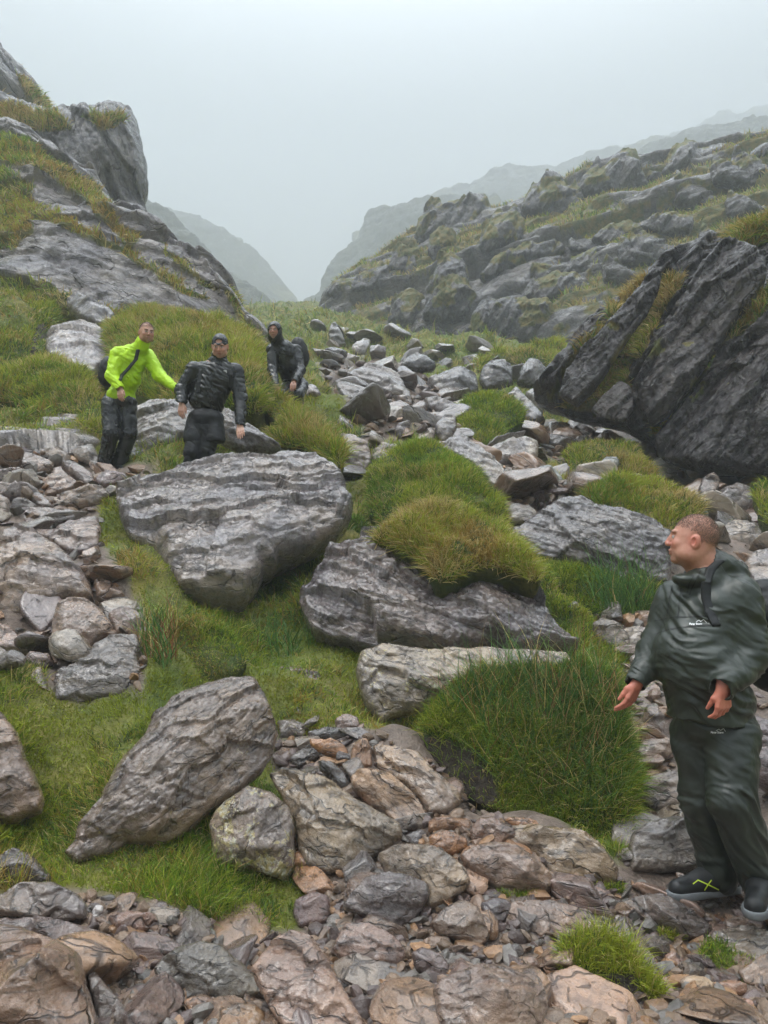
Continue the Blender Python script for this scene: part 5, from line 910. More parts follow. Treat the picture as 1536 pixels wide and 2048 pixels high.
scatter([(540,1440),(620,1450),(740,1470),(900,1560),(960,1640),(1060,1650),(1100,1700),(1000,1800),(700,1900),(600,1800),(560,1560)], 26, .04, .12, 12, 'loose cobble wedged between the boulders of the lower tumble', 'cobbles between the lower boulders', [GREY, PURP, PINK, BRN, ORG, SLATE])
scatter([(-60,900),(100,910),(200,940),(330,945),(300,960),(225,990),(190,1060),(190,1140),(260,1230),(280,1330),(100,1400),(90,1320),(-60,1330)], 44, .08, .26, 13, 'loose angular stone in the rubble on the left', 'stones in the left rubble', [BRN, PINK, GREY, PALE, PURP])
scatter([(640,730),(760,730),(960,780),(1000,900),(1110,960),(1200,1000),(1100,1060),(1000,1050),(900,900),(700,900),(690,960),(640,940),(740,900),(700,840)], 60, .12, .5, 14, 'grey angular block in the rubble stream above the hummocks', 'blocks in the rubble stream', [GREY, GREY, PALE, SLATE, PALE, BRN])
scatter([(1000,860),(1200,850),(1340,930),(1600,960),(1600,1250),(1500,1250),(1440,1100),(1330,1040),(1100,960)], 44, .12, .42, 15, 'pale block in the rubble below the dark crag', 'blocks below the dark crag', [GREY, PALE, PALE, BRN])
scatter([(620,650),(720,650),(900,690),(1100,700),(1080,760),(800,740),(640,720)], 30, .12, .5, 16, 'light rock scattered on the grass of the upper valley floor', 'rocks on the upper valley floor', [PALE, GREY, GREY], keep=.5)
scatter([(1180,1200),(1320,1250),(1330,1500),(1400,1740),(1250,1750),(1290,1500),(1250,1320)], 18, .06, .2, 17, 'stone in the wet gap between the rushy bank and the man in green', 'stones in the wet gap', [GREY, BRN, PALE])
for o in [x for x in COL.objects if x.get('group') == 'wedges of rock on the right-hand slope']:
    pt = np.array(o.matrix_world.translation if o.matrix_world.translation.length > 0 else o.location); px, py = project(pt[None]); px, py = px[0], py[0]; d = np.hypot(_rx-px, _ry-py)+np.where(_RC[:, 1] < 20, 900, 0); done = False
    for k in np.argsort(d)[:9]:
        dx, dy = px-_rx[k], py-_ry[k]; rel = ('right of' if dx > 0 else 'left of') if abs(dx) > abs(dy) else ('below' if dy > 0 else 'above')
        for lab in (f'dark wedge of rock {rel} the {_SH[k]}', f'another turf-edged dark wedge {rel} the {_SH[k]}'):
            if not done and lab not in _used and len(lab.split()) <= 16: _used.add(lab); o['label'] = lab; done = True
def rubble(polys, n, s0, s1, seed, name, tints, wt):
    """countless pebbles: one mesh"""
    rng = np.random.RandomState(seed); VV, FF, CCC, o = [], [], [], 0; base = [stone_shape(300+k, 2, 0.6, 9) for k in range(10)]
    per = [int(n*w) for w in wt]
    for poly, m in zip(polys, per):
        pl = np.array(poly, float); lo, hi = pl.min(0), pl.max(0); q = rng.uniform(lo, hi, (m*3, 2)); q = q[inpoly(q[:, 0], q[:, 1], pl)][:m]; p = hit(q[:, 0], q[:, 1]); p = p[np.isfinite(p[:, 0])]
        g = tab(GT, p); p = p[g < 0.5]
        d = np.linalg.norm(p-np.array([0, 0, CAMZ]), axis=1)/4
        for x, s, dd in zip(p, s0+(s1-s0)*rng.uniform(0, 1, len(p))**3.0, d):
            b, f = base[rng.randint(10)]; s = s*max(1, dd); R = np.array(rotm(rng, 0.4)); v = (b*np.array([s, s*rng.uniform(.6, 1), s*rng.uniform(.5, 1)]))@R.T+x+np.array([0, 0, s*0.2])
            VV.append(v); FF.append(f+o); o += len(v); c = np.array(tints[rng.randint(len(tints))])*rng.uniform(0.55, 1.2)*np.array([1.03, 1.0, .92]); CCC.append(np.tile(np.append(c, 1), (len(v), 1)))
    V = np.concatenate(VV); me = mesh_np(name, V, [np.concatenate(FF)], False, {'rc': ('FLOAT_VECTOR', V), 'pc': ('FLOAT_COLOR', np.concatenate(CCC))})
    link(name, me, M_PEB, kind='stuff')
def mat_peb():
    s = NT('pebbles'); c = s.attr('pc', 'Color'); p = s.n('ShaderNodeNewGeometry').outputs['Position']; n = s.noise(p, 30, 5, 0.7)
    c = s.mix(s.ramp(n, 0.4, 0.65, 0, 0.6), c, s.mix(1.0, c, (0.45, 0.42, 0.4), 'MULTIPLY'))
    return s.done(c, s.ramp(n, 0.3, 0.7, 0.2, 0.5), s.bump(n, 0.7, 0.01), Specular_IOR_Level=0.6)
M_PEB = mat_peb()
rubble([PATH]+GRAVEL[1:], 12000, .006, .06, 21, 'gravel', [GREY, PURP, PINK, BRN, BRN, PURP, BRN, GREY, ORG], [.5, .14, .12, .08, .08, .03, .05])
# ---------------------------------------------------------------- people: signed distance bodies turned into one smooth surface
class SDF:
    def __init__(s, lo, hi, h):
        s.h = h; s.lo = np.array(lo, float); n = np.ceil((np.array(hi)-s.lo)/h).astype(int)+1; s.n = n; s.f = np.full(n, 1.0, np.float32)
        s.ax = [s.lo[i]+np.arange(n[i])*h for i in range(3)]
    def _blk(s, a, b):
        i0 = np.clip(np.floor((np.array(a)-s.lo)/s.h).astype(int), 0, s.n); i1 = np.clip(np.ceil((np.array(b)-s.lo)/s.h).astype(int)+1, 0, s.n)
        sl = tuple(slice(i0[k], i1[k]) for k in range(3)); X = np.meshgrid(*[s.ax[k][sl[k]] for k in range(3)], indexing='ij'); return sl, X
    def put(s, d, sl, k, op='u'):
        f = s.f[sl]
        if op == 'u':
            if k <= 0: s.f[sl] = np.minimum(f, d)
            else: hh = np.clip(0.5+0.5*(f-d)/k, 0, 1); s.f[sl] = f*(1-hh)+d*hh-k*hh*(1-hh)
        else:
            d = -d; hh = np.clip(0.5-0.5*(f-d)/max(k, 1e-4), 0, 1); s.f[sl] = f*(1-hh)+d*hh+k*hh*(1-hh)
    def cap(s, a, b, ra, rb=None, k=0.02, op='u'):
        rb = ra if rb is None else rb; a = np.array(a, float); b = np.array(b, float); m = max(ra, rb)+k+3*s.h
        sl, X = s._blk(np.minimum(a, b)-m, np.maximum(a, b)+m)
        if 0 in [x for x in X[0].shape]: return
        ab = b-a; L = ab@ab+1e-12; t = np.clip(((X[0]-a[0])*ab[0]+(X[1]-a[1])*ab[1]+(X[2]-a[2])*ab[2])/L, 0, 1)
        d = np.sqrt((X[0]-a[0]-t*ab[0])**2+(X[1]-a[1]-t*ab[1])**2+(X[2]-a[2]-t*ab[2])**2)-(ra+(rb-ra)*t); s.put(d, sl, k, op)
    def ell(s, c, r, R=None, k=0.02, op='u'):
        c = np.array(c, float); r = np.array(r, float); m = r.max()+k+3*s.h; sl, X = s._blk(c-m, c+m)
        if 0 in [x for x in X[0].shape]: return
        q = np.stack([X[0]-c[0], X[1]-c[1], X[2]-c[2]], -1)
        if R is not None: q = q@R
        k0 = np.sqrt(((q/r)**2).sum(-1)); k1 = np.sqrt(((q/(r*r))**2).sum(-1))+1e-9; s.put(k0*(k0-1)/k1, sl, k, op)
    def cut(s, p, n):
        n = unit(n); X = np.meshgrid(*s.ax, indexing='ij'); d = (X[0]-p[0])*n[0]+(X[1]-p[1])*n[1]+(X[2]-p[2])*n[2]; s.f = np.maximum(s.f, d.astype(np.float32))
    def mesh(s):
        f = s.f; n = np.array(f.shape); ins = f < 0; acc = np.zeros((*(n-1), 3), np.float32); cnt = np.zeros(n-1, np.float32); quads = []
        cid = lambda i, j, k: (i*(n[1]-1)+j)*(n[2]-1)+k
        for a in range(3):
            b, c = (a+1) % 3, (a+2) % 3; s0 = [slice(None)]*3; s1 = [slice(None)]*3; s0[a] = slice(0, -1); s1[a] = slice(1, None)
            cr = ins[tuple(s0)] != ins[tuple(s1)]; I = np.argwhere(cr)
            ok = (I[:, b] > 0) & (I[:, c] > 0) & (I[:, b] < n[b]-1) & (I[:, c] < n[c]-1); I = I[ok]
            J = I.copy(); J[:, a] += 1; f0 = f[tuple(I.T)]; f1 = f[tuple(J.T)]; t = f0/(f0-f1); Pp = I.astype(np.float32); Pp[:, a] += t
            cs = []
            for db, dc in ((-1, -1), (0, -1), (0, 0), (-1, 0)):
                K = I.copy(); K[:, b] += db; K[:, c] += dc; np.add.at(acc, tuple(K.T), Pp); np.add.at(cnt, tuple(K.T), 1); cs.append(cid(K[:, 0], K[:, 1], K[:, 2]))
            Q = np.stack(cs, -1); fl = f0 > 0; Q[fl] = Q[fl][:, ::-1]; quads.append(Q)
        Q = np.concatenate(quads); used, inv = np.unique(Q, return_inverse=True); Q = inv.reshape(-1, 4)
        V = acc.reshape(-1, 3)[used]/cnt.reshape(-1)[used][:, None]; return V*s.h+s.lo, Q
def frame(fwd, up=(0, 0, 1)):
    f = unit(fwd); r = unit(np.cross(f, up)); u = np.cross(r, f); return np.stack([r, f, u], 1)      # columns: right, forward, up
def cloth_mat(name, col, rough=0.45, bump=0.5, coat=0.0, sc=1.0, quilt=False, spec=0.5):
    s = NT(name); p = s.n('ShaderNodeNewGeometry').outputs['Position']; n1 = s.noise(s.scale(p, (8*sc, 8*sc, 9*sc)), 1.0, 2, 0.5, 0.7); n2 = s.noise(p, 260, 2, 0.5); dr = s.noise(s.scale(p, (10, 10, 7)), 1.0, 3, 0.6)
    c = s.mix(s.ramp(dr, 0.4, 0.65, 0, 0.5), col, tuple(x*0.6 for x in col)); h = s.math('ADD', n1, s.math('MULTIPLY', n2, 0.03))
    return s.done(c, s.ramp(dr, 0.35, 0.65, rough*0.7, rough*1.2), s.bump(h, bump, 0.03/sc), Coat_Weight=coat, Coat_Roughness=0.2, Specular_IOR_Level=spec)
def skin_mat():
    s = NT('skin'); c = s.attr('sk', 'Color'); p = s.n('ShaderNodeNewGeometry').outputs['Position']; n = s.noise(p, 60, 4, 0.6)
    return s.done(s.mix(s.ramp(n, 0.35, 0.7, 0, 0.35), c, s.mix(1.0, c, (0.8, 0.6, 0.55), 'MULTIPLY')), 0.42, s.bump(n, 0.15, 0.004), Subsurface_Weight=0.08, Subsurface_Scale=0.01)
M_SKIN = skin_mat()
def hand(d, wr, fing, pal, thumb, curl, s=1.0, tcurl=0.5):
    """wr wrist, fing = direction of the fingers, pal = direction the palm faces, thumb = side of the thumb"""
    f = unit(fing); t = unit(np.array(thumb)-f*np.dot(thumb, f)); n = unit(np.cross(f, t)); n = n if np.dot(n, pal) > 0 else -n
    off = [0.030, 0.010, -0.011, -0.030]; ln = [0.070, 0.079, 0.073, 0.057]; ml = [0.088, 0.090, 0.086, 0.080]
    d.cap(wr-f*0.03*s, wr+f*0.02*s, 0.026*s, 0.025*s, 0.012)
    for i in range(4):
        a = wr+t*off[i]*0.55*s; kn = wr+f*ml[i]*s+t*off[i]*s-n*(-0.004)*0; d.cap(a, kn, 0.0150*s, 0.0118*s, 0.012)
        p = kn; a_ = 0.0; L = ln[i]*s; fan = (1.5-i)*0.02
        for j, (fr, r0, r1) in enumerate(((0.44, .0098, .0088), (0.31, .0088, .0080), (0.25, .0080, .0066))):
            a_ += curl*(0.55, 0.75, 0.5)[j]*(1+0.12*i); dr = unit(f*math.cos(a_)+n*math.sin(a_)+t*fan); q = p+dr*L*fr; d.cap(p, q, r0*s, r1*s, 0.003); p = q
    b = wr+f*0.022*s+t*0.018*s; m = b+unit(f*0.85+t*0.5+n*0.4)*0.040*s; d.cap(wr+f*.01*s, m, 0.017*s, 0.0125*s, 0.012)
    q = m+unit(f*0.95+t*0.08+n*0.4*tcurl)*0.030*s; d.cap(m, q, 0.0115*s, 0.0098*s, 0.005); q2 = q+unit(f*0.9+n*0.5*tcurl)*0.025*s; d.cap(q, q2, 0.0098*s, 0.0078*s, 0.004)
def head(d, c, R, s=1.0, neck=None, fat=0.0, mouth=0.0):
    W = lambda x, y, z: c+R@(np.array([x, y, z])*s)
    E = lambda p, r, k=0.02, op='u': d.ell(W(*p), np.array(r)*s, R, k*s, op)
    E((0, -.012, .035), (.076, .096, .090)); E((0, .022, -.035), (.062+fat*.01, .070, .078)); E((0, .005, .005), (.074, .085, .075)); E((0, .060, -.092), (.026+fat*.006, .024, .020), .02)
    for sx in (-1, 1):
        E((sx*.050, .020, -.065), (.020+fat*.008, .040, .030), .025); E((sx*.040, .066, -.022), (.022, .018, .018), .018); E((sx*.028, .086, .031), (.025, .013, .010), .010)
        E((sx*.031, .098, .008), (.017, .013, .0115), .008, 's'); E((sx*.031, .080, .008), (.0125, .0125, .0115), .003)
        E((sx*.082, -.008, -.004), (.009, .020, .030), .008); E((sx*.086, .002, -.004), (.006, .010, .017), .004, 's'); E((sx*.011, .103, -.028), (.0085, .010, .008), .006)
    d.cap(W(0, .092, .018), W(0, .106, -.022), .0085*s, .0125*s, .010*s); E((0, .088, -.056), (.026, .012, .0075), .006); E((0, .084, -.068), (.022, .011, .008), .006); E((0, .099, -.0615), (.022, .008, .0022+mouth), .003, 's')
    if neck is not None: d.cap(W(0, -.02, -.05), neck, (.058+fat*.006)*s, (.062+fat*.01)*s, .03*s)
    return W
def skin_cols(V, c, R, s, tone, red=1.0, beard=0.3, beardc=(.16, .11, .08)):
    q = ((V-c)@R)/s; n = len(V); col = np.tile(np.array(tone, float), (n, 1)); hd = np.linalg.norm(q, axis=1) < 0.17
    def blot(p, r, cc, a):
        w = np.exp(-(((q-np.array(p))/np.array(r))**2).sum(1))*a*hd; col[:] = col*(1-w[:, None])+np.array(cc)*w[:, None]
    for sx in (-1, 1): blot((sx*.042, .075, -.025), (.02, .03, .018), (tone[0]*1.05, tone[1]*0.62, tone[2]*0.6), .6*red); blot((sx*.085, 0, 0), (.02, .03, .035), (tone[0]*1.05, tone[1]*0.62, tone[2]*0.6), .6*red)
    blot((0, .11, -.02), (.018, .02, .02), (tone[0]*1.05, tone[1]*0.6, tone[2]*0.55), .6*red); blot((0, .095, -.062), (.024, .02, .010), (tone[0]*.75, tone[1]*0.38, tone[2]*0.36), .8)
    blot((0, .075, -.085), (.05, .05, .032), beardc, beard); blot((0, -.03, .085), (.085, .085, .055), tuple(x*.62 for x in tone), .75); blot((0, -.09, .01), (.09, .05, .06), tuple(x*.62 for x in tone), .6)
    for sx in (-1, 1):
        blot((sx*.03, .095, .031), (.022, .02, .0055), (.06, .04, .03), .85)
        w = ((np.abs(q[:, 0]-sx*.031) < .0125) & (np.abs(q[:, 2]-.008) < .0065) & (q[:, 1] > .083)); col[w] = (.55, .52, .5)
        w = ((q[:, 0]-sx*.031)**2+(q[:, 2]-.008)**2 < .0055**2) & (q[:, 1] > .083); col[w] = (.03, .03, .03)
    return col
def part(name, d, mat, parent, fn=None, label=None, attrs=None, post=None):
    V, Q = d.mesh()
    if post is not None: V = post(V)
    o = link(name, mesh_np(name, V-np.array(parent.location), [Q], True, {k: ('FLOAT_COLOR', np.concatenate([a(V), np.ones((len(V), 1))], 1)) for k, a in (attrs or {}).items()}), mat, parent)
    if label: o['label'] = label
    o_world[o.name] = (V, Q); return o
o_world = {}
_FR = np.array([[.8, 0, .6], [0, 1, 0], [-.6, 0, .8]])
def folds(amp, sc, seed, dirn=(1, 1, 0.5)):
    def g(V):
        n = fbm(V*sc*np.array(dirn), 3, seed); w_ = np.stack([fbm(V*3+3, 2, seed+7), fbm(V*3+9, 2, seed+8), fbm(V*3+1, 2, seed+9)], -1)*.16; m = fbm((V+w_)@_FR*np.array([1.0, 1.0, 3.4])*sc*1.1, 2, seed+3, ridged=True); m = np.sign(m)*np.abs(m)**.8
        c = V.mean(0); r = V-c; r[:, 2] *= 0.2; r /= np.linalg.norm(r, axis=1)[:, None]+1e-9; return V+r*((n*0.35+m*0.75)*amp)[:, None]
    return g
def J(px, py, Y): return P(px, py, Y)
def limb(d, pts, rad, k=0.02, add=0.0):
    for i in range(len(pts)-1): d.cap(pts[i], pts[i+1], rad[i]+add, rad[i+1]+add, k)
def bounds(*pts, m=0.12): a = np.array(pts); return a.min(0)-m, a.max(0)+m
def torso(d, pel, che, shl, shr, fw, w=0.15, dep=0.11, belly=0.0, add=0.0, k=0.06):
    up = unit(che-pel); R = frame(fw, up); R = np.stack([unit(np.cross(R[:, 1], up)), unit(np.cross(up, np.cross(R[:, 1], up))), up], 1)
    d.ell(pel, (w+add, dep+add, .12), R, k); d.ell(che, (w+.01+add, dep+.01+add, .17), R, k); d.ell((pel+che)/2+R[:, 1]*belly, (w-.005+add+belly*.4, dep+add+belly*.6, .17), R, k)
    nb = (shl+shr)/2+up*.03; d.cap(nb, shl, .07+add, .058+add, k); d.cap(nb, shr, .07+add, .058+add, k); return R
def shoe(V0, ankle, toe, mat, sole, parent, s=1.0, h=.008, name='shoe'):
    f = unit((toe-ankle)*np.array([1, 1, 0])); a = np.array([ankle[0], ankle[1], toe[2]]); d = SDF(*bounds(a-f*.12, toe+f*.06, ankle+np.array([0, 0, .08]), m=.08), h)
    hl = a-f*.045*s; d.cap(hl+(0, 0, .035), a+f*.05*s+(0, 0, .05), .040*s, .045*s, .03); d.cap(a+f*.05*s+(0, 0, .045), toe-f*.05*s+(0, 0, .030), .043*s, .036*s, .03); d.cap(a+(0, 0, .05), ankle+(0, 0, .02), .042*s, .046*s, .03); d.cap(a+f*.02+(0, 0, .07), a+f*.10*s+(0, 0, .052), .044*s, .036*s, .03)
    d.cut(a+(0, 0, .012), (0, 0, -1)); o = part(name, d, mat, parent)
    e = SDF(*bounds(a-f*.12, toe+f*.06, m=.08), h*.8); r = unit(np.cross(f, (0, 0, 1)))
    sp_ = [(hl+(0, 0, .004), .043), (a+f*.05+(0, 0, .004), .043), (toe-f*.075+(0, 0, .006), .045), (toe-f*.045+(0, 0, .010), .036)]
    for i in range(3): e.cap(sp_[i][0], sp_[i+1][0], sp_[i][1]*s, sp_[i+1][1]*s, .01)
    e.cut(a+(0, 0, -.012), (0, 0, -1)); e.cut(a+(0, 0, .022), (0, 0, 1)); so = link('sole', None) if False else None
    V, Q = e.mesh(); link('sole', mesh_np('sole', V-np.array(parent.location)-np.array(o.location), [Q], True), sole, o); return o
def person(label, base): 
    o = bpy.data.objects.new('person', None); COL.objects.link(o); o.location = base; o['label'] = label; o['category'] = 'person'; o.empty_display_size = 0.2; return o
def thing(name, label, cat, base): o = bpy.data.objects.new(name, None); COL.objects.link(o); o.location = base; o['label'] = label; o['category'] = cat; return o
M_SHOE = cloth_mat('shoe_fabric', (.010, .011, .012), .5, .2); M_SOLE = cloth_mat('shoe_sole', (.16, .17, .18), .6, .2); M_BLACKBAG = cloth_mat('rucksack_fabric', (.007, .008, .009), .55, .4)
def hair_cap(parent, c, R, s, col, line=.045, back=-.05, n=9000, L=.006):
    d = SDF(*bounds(c, m=.16), .006); head(d, c, R, s, None, 0); V, Q = d.mesh(); tri = np.concatenate([Q[:, [0, 1, 2]], Q[:, [0, 2, 3]]]); rng = np.random.RandomState(4); p, nr, k = sample_tris(V, tri, n*2, rng)
    q = (p-c)@R/s; nr = unit2(p-c); ln = np.where(q[:, 1] > .02, line+(q[:, 1]-.02)*.25, np.where(q[:, 1] > -.03, line-(.02-q[:, 1])*1.0, back)); ok = (q[:, 2] > ln+rng.normal(0, .006, len(p))) & ~((np.abs(q[:, 0]) > .078) & (np.abs(q[:, 2]) < .04)); p, nr = p[ok], nr[ok]; m = len(p)
    arr = blade_arrays(p, nr, L*rng.uniform(.5, 1.3, m), np.full(m, .002), np.array(col)*rng.uniform(.8, 1.25, (m, 1)), rng, 0.3, 0.5, 0.0); v, Qd, T, C = arr
    link('hair', mesh_np('hair', v-np.array(parent.location), [Qd, T], False, {'gcol': ('FLOAT_COLOR', np.concatenate([C, np.ones((len(C), 1))], 1))}), M_GRASS, parent)
def unit2(v): return v/(np.linalg.norm(v, axis=1)[:, None]+1e-9)
# ======== man in dark green waterproofs, near, right
def man_green():
    Y = 3.55; hc = J(1386, 1083, Y); Rh = frame((-0.93, 0.32, 0.16)); fw = unit((-0.80, -0.60, 0))
    base = np.array([P(1450, 1800, 3.6)[0], 3.55, 0]); base[2] = P(1450, 1808, 3.5)[2]
    o = person('heavyset man in dark green waterproofs standing at the right, looking up to the left', base)
    nk = J(1414, 1155, Y+.02); pel = J(1430, 1440, Y+.03); che = J(1408, 1235, Y+.02); shr = J(1350, 1198, Y+.14); shl = J(1478, 1190, Y-.06)
    elr = J(1312, 1300, Y+.12); wrr = J(1277, 1362, Y+.02); ell_ = J(1497, 1318, Y-.10); wrl = J(1446, 1372, Y-.24)
    hipr = J(1392, 1465, Y+.08); hipl = J(1462, 1465, Y-.02); knr = J(1402, 1600, Y+.06); knl = J(1462, 1600, Y-.12); anr = J(1440, 1752, Y+.08); anl = J(1524, 1768, Y-.08); toer = J(1334, 1785, Y-.0); toel = J(1506, 1828, Y-.34)
    for t_ in (toer, toel): t_[2] = float(np.clip(zat(t_[None])[0]+.016, t_[2]-.02, t_[2]+.03))
    # body: one continuous surface, head to feet
    d = SDF(*bounds(hc, nk, pel, wrr, wrl, knr, knl, anr, anl, elr, ell_, shl, shr, m=.20), .0065)
    head(d, hc, Rh, 1.02, nk, 1.6, .003)
    torso(d, pel, che, shl, shr, fw, .16, .12, .05)
    for a, b, c in ((shr, elr, wrr), (shl, ell_, wrl)): limb(d, (a, b, c), (.05, .043, .028))
    for a, b, c in ((hipr, knr, anr), (hipl, knl, anl)): limb(d, (a, b, c), (.085, .06, .042))
    for a, t in ((anr, toer), (anl, toel)): limb(d, (a, a*.45+np.array([t[0], t[1], t[2]+.01])*.55), (.036, .018))
    hd = SDF(*bounds(hc, m=.17), .0035); head(hd, hc, Rh, 1.02, nk*.55+hc*.45, 1.6, .003)
    hr = SDF(*bounds(wrr, wrr+(-.05, 0, -.16), m=.12), .0032); hand(hr, wrr, (-.45, -.05, -.9), (.3, .9, -.2), (-.5, -.6, .3), .42, 1.05)
    hl = SDF(*bounds(wrl, wrl+(0, 0, -.16), m=.12), .0032); hand(hl, wrl, (-.05, -.05, -1), (-.6, .8, 0), (-.9, -.35, 0), .72, 1.0, 1.6)
    # carve the coarse head and keep the fine ones: the neck and wrists overlap inside the clothes
    X = np.meshgrid(*d.ax, indexing='ij'); q = np.stack(X, -1)-hc; up = unit(hc-nk); dd = (q@up)+.105; d.f = np.maximum(d.f, np.where(np.linalg.norm(q, axis=-1) < .24, dd, -1).astype(np.float32))
    tone = (.58, .29, .21); VV, QQ, n = [], [], 0
    for g in (d, hd, hr, hl): v, qd = g.mesh(); VV.append(v); QQ.append(qd+n); n += len(v)
    V = np.concatenate(VV); col = skin_cols(V, hc, Rh, 1.02, tone, 1.3, .55, (.24, .17, .13)); hm = np.linalg.norm(V-wrr, axis=1) < .25; hm |= np.linalg.norm(V-wrl, axis=1) < .25; col[hm] = col[hm]*np.array([1.05, .75, .72])
    b = link('body', mesh_np('body', V-base, [np.concatenate(QQ)], True, {'sk': ('FLOAT_COLOR', np.concatenate([col, np.ones((len(V), 1))], 1))}), M_SKIN, o)
    hair_cap(o, hc, Rh, 1.02, (.23, .175, .14), .050, -.055, 16000, .004)
    G = cloth_mat('green_waterproof', (.030, .038, .029), .42, .45, .08, .8, spec=.5); GP = cloth_mat('green_trousers', (.026, .033, .026), .42, .45, .08, .8, spec=.5)
    # jacket
    d = SDF(*bounds(nk, pel, wrr, wrl, elr, ell_, shl, shr, m=.24), .007); low = J(1428, 1400, Y+.02)
    R = torso(d, low, che, shl, shr, fw, .165, .130, .07, .006, .06); d.ell(J(1385, 1325, Y-.05), (.145, .125, .19), R, .08); d.cap(J(1412, 1400, Y), J(1414, 1440, Y+.0), .165, .165, .05)
    limb(d, (shr, elr, wrr), (.078, .070, .048), .045); limb(d, (shl, ell_, wrl), (.088, .082, .058), .03)
    limb(d, (wrr+unit(elr-wrr)*.02, wrr+unit(elr-wrr)*.035), (.038, .038), .01); 
    d.cap(nk+(0, 0, .01), nk+(.01, 0, .03), .092, .088, .04); d.ell(J(1446, 1137, Y+.04), (.10, .115, .055), frame((1, .2, -.5)), .04); d.ell(J(1385, 1160, Y-.04), (.085, .07, .035), None, .04)          # collar and the hood lying on the back
    d.cap(nk+unit(Rh[:, 2])*.03, hc-Rh[:, 2]*.06, .070, .066, .01, 's'); d.cap(wrr+unit(wrr-elr)*.0, wrr+unit(wrr-elr)*.12, .036, .036, .004, 's'); d.cap(wrl, wrl+unit(wrl-ell_)*.12, .042, .05, .004, 's')
    d.cut(J(1415, 1440, Y), (-.12, 0, -1)); jk = part('jacket', d, G, o, post=folds(.018, 6.5, 71, (1, 1, 1.3)), label='dark green pull-over waterproof jacket')
    # pocket flap and logo, laid on the cloth
    # trousers
    d = SDF(*bounds(pel, hipr, hipl, knr, knl, anr, anl, m=.20), .007); d.ell(pel+(0, 0, -.02), (.165, .15, .14), None, .05); limb(d, (hipr, knr, anr), (.115, .088, .072), .02); limb(d, (hipl, knl, anl), (.118, .098, .086), .02)
    for a_, kx in ((anr, knr), (anl, knl)): d.cap(a_+unit(kx-a_)*.03, a_+unit(kx-a_)*.0+(0, 0, -.0), .082, .076, .02); d.ell(a_+unit(kx-a_)*.09, (.084, .084, .02), None, .02)
    d.cut(pel+(0, 0, .08), (0, 0, 1)); tr = part('trousers', d, GP, o, post=folds(.017, 5.0, 81, (1.4, 1.4, .9)), label='dark green waterproof over-trousers')
    s1 = shoe(None, anr+(0, 0, -.02), toer, M_SHOE, M_SOLE, o, 1.15, .006); shoe(None, anl+(0, 0, -.02), toel, M_SHOE, M_SOLE, o, 1.15, .006)
    def tree_of(ob): V, Q = o_world[ob.name]; return BVHTree.FromPolygons(V.tolist(), Q.tolist())
    def decal(name, paths, ob, mat, hw, px0=0, py0=0, off=.003):
        """stitched or printed line work lying on the cloth surface"""
        T_ = tree_of(ob); V, Fq, n = [], [], 0
        for path in paths:
            pts = []
            for i in range(len(path)-1):
                m = max(2, int(math.hypot(path[i+1][0]-path[i][0], path[i+1][1]-path[i][1])/1.5))
                for k in range(m+(i == len(path)-2)): t = k/m; pts.append((path[i][0]*(1-t)+path[i+1][0]*t+px0, path[i][1]*(1-t)+path[i+1][1]*t+py0))
            rib = []
            for i, (x, y) in enumerate(pts):
                a, b_ = pts[max(i-1, 0)], pts[min(i+1, len(pts)-1)]; tx, ty = b_[0]-a[0], b_[1]-a[1]; L = math.hypot(tx, ty)+1e-9; row = []
                for sgn in (-1, 1):
                    h = T_.ray_cast(Vector((0, 0, CAMZ)), Vector(ray(x-ty/L*hw*sgn, y+tx/L*hw*sgn)))
                    if h[0] is None: row = None; break
                    row.append(np.array(h[0])-np.array(unit(np.array(h[0])-np.array([0, 0, CAMZ])))*off)
                if row: rib.append(row)
            for i, r_ in enumerate(rib):
                V += r_
                if i: Fq.append([n+2*i-2, n+2*i-1, n+2*i+1, n+2*i])
            n += 2*len(rib)
        if Fq: link(name, mesh_np(name, np.array(V)-base, [np.array(Fq)], True), mat, ob)
    WH = cloth_mat('white_print', (.8, .8, .8), .6, 0); YL = cloth_mat('yellow_print', (.65, .85, .05), .5, 0); SEAM = cloth_mat('dark_seam', (.010, .012, .010), .6, 0)
    def letters(x, y, s, sl=0.0):
        F_ = {'P': [[(0,8),(0,0),(4,0),(5,2),(4,4),(0,4)]], 'e': [[(0,5.5),(4,5.5),(3.5,3.2),(1,3),(0,5.5),(1,8),(4,7.6)]], 't': [[(1.5,1),(1.5,8),(3,8)],[(0,3),(3.4,3)]], 'r': [[(0,8),(0,3)],[(0,4.5),(2.6,3)]], 'S': [[(4.5,1),(1,0),(0,2),(4,5),(4,7.5),(0,8)]], 'o': [[(0,5.5),(2,3),(4,5.5),(2,8),(0,5.5)]], 'm': [[(0,8),(0,3),(2.4,3.6),(2.4,8)],[(2.4,3.6),(5,3.4),(5,8)]]}
        out = []; cx = 0
        for ch in 'Peter Storm':
            if ch != ' ': out += [[(x+(cx+a)*s, y+b*s+(cx+a)*s*sl) for a, b in st] for st in F_[ch]]
            cx += {'P': 6, 'm': 7, 't': 4.6, 'r': 4, ' ': 2.4, 'S': 6}.get(ch, 5.6)
        return out
    decal('logo', letters(1379, 1246, .46, -.02)+[[(1392, 1244), (1398, 1240), (1401, 1243), (1407, 1239), (1413, 1245)]], jk, WH, .55)
    decal('logo', letters(1422, 1463, .46, .0)+[[(1432, 1462), (1438, 1458), (1441, 1461), (1447, 1457), (1451, 1463)]], tr, WH, .55)
    decal('pocket_seam', [[(1310, 1268), (1340, 1258), (1380, 1252), (1428, 1250)], [(1308, 1242), (1350, 1234), (1424, 1232)], [(1345, 1170), (1338, 1200), (1334, 1232)], [(1362, 1176), (1358, 1205), (1356, 1232)]], jk, SEAM, 1.1)
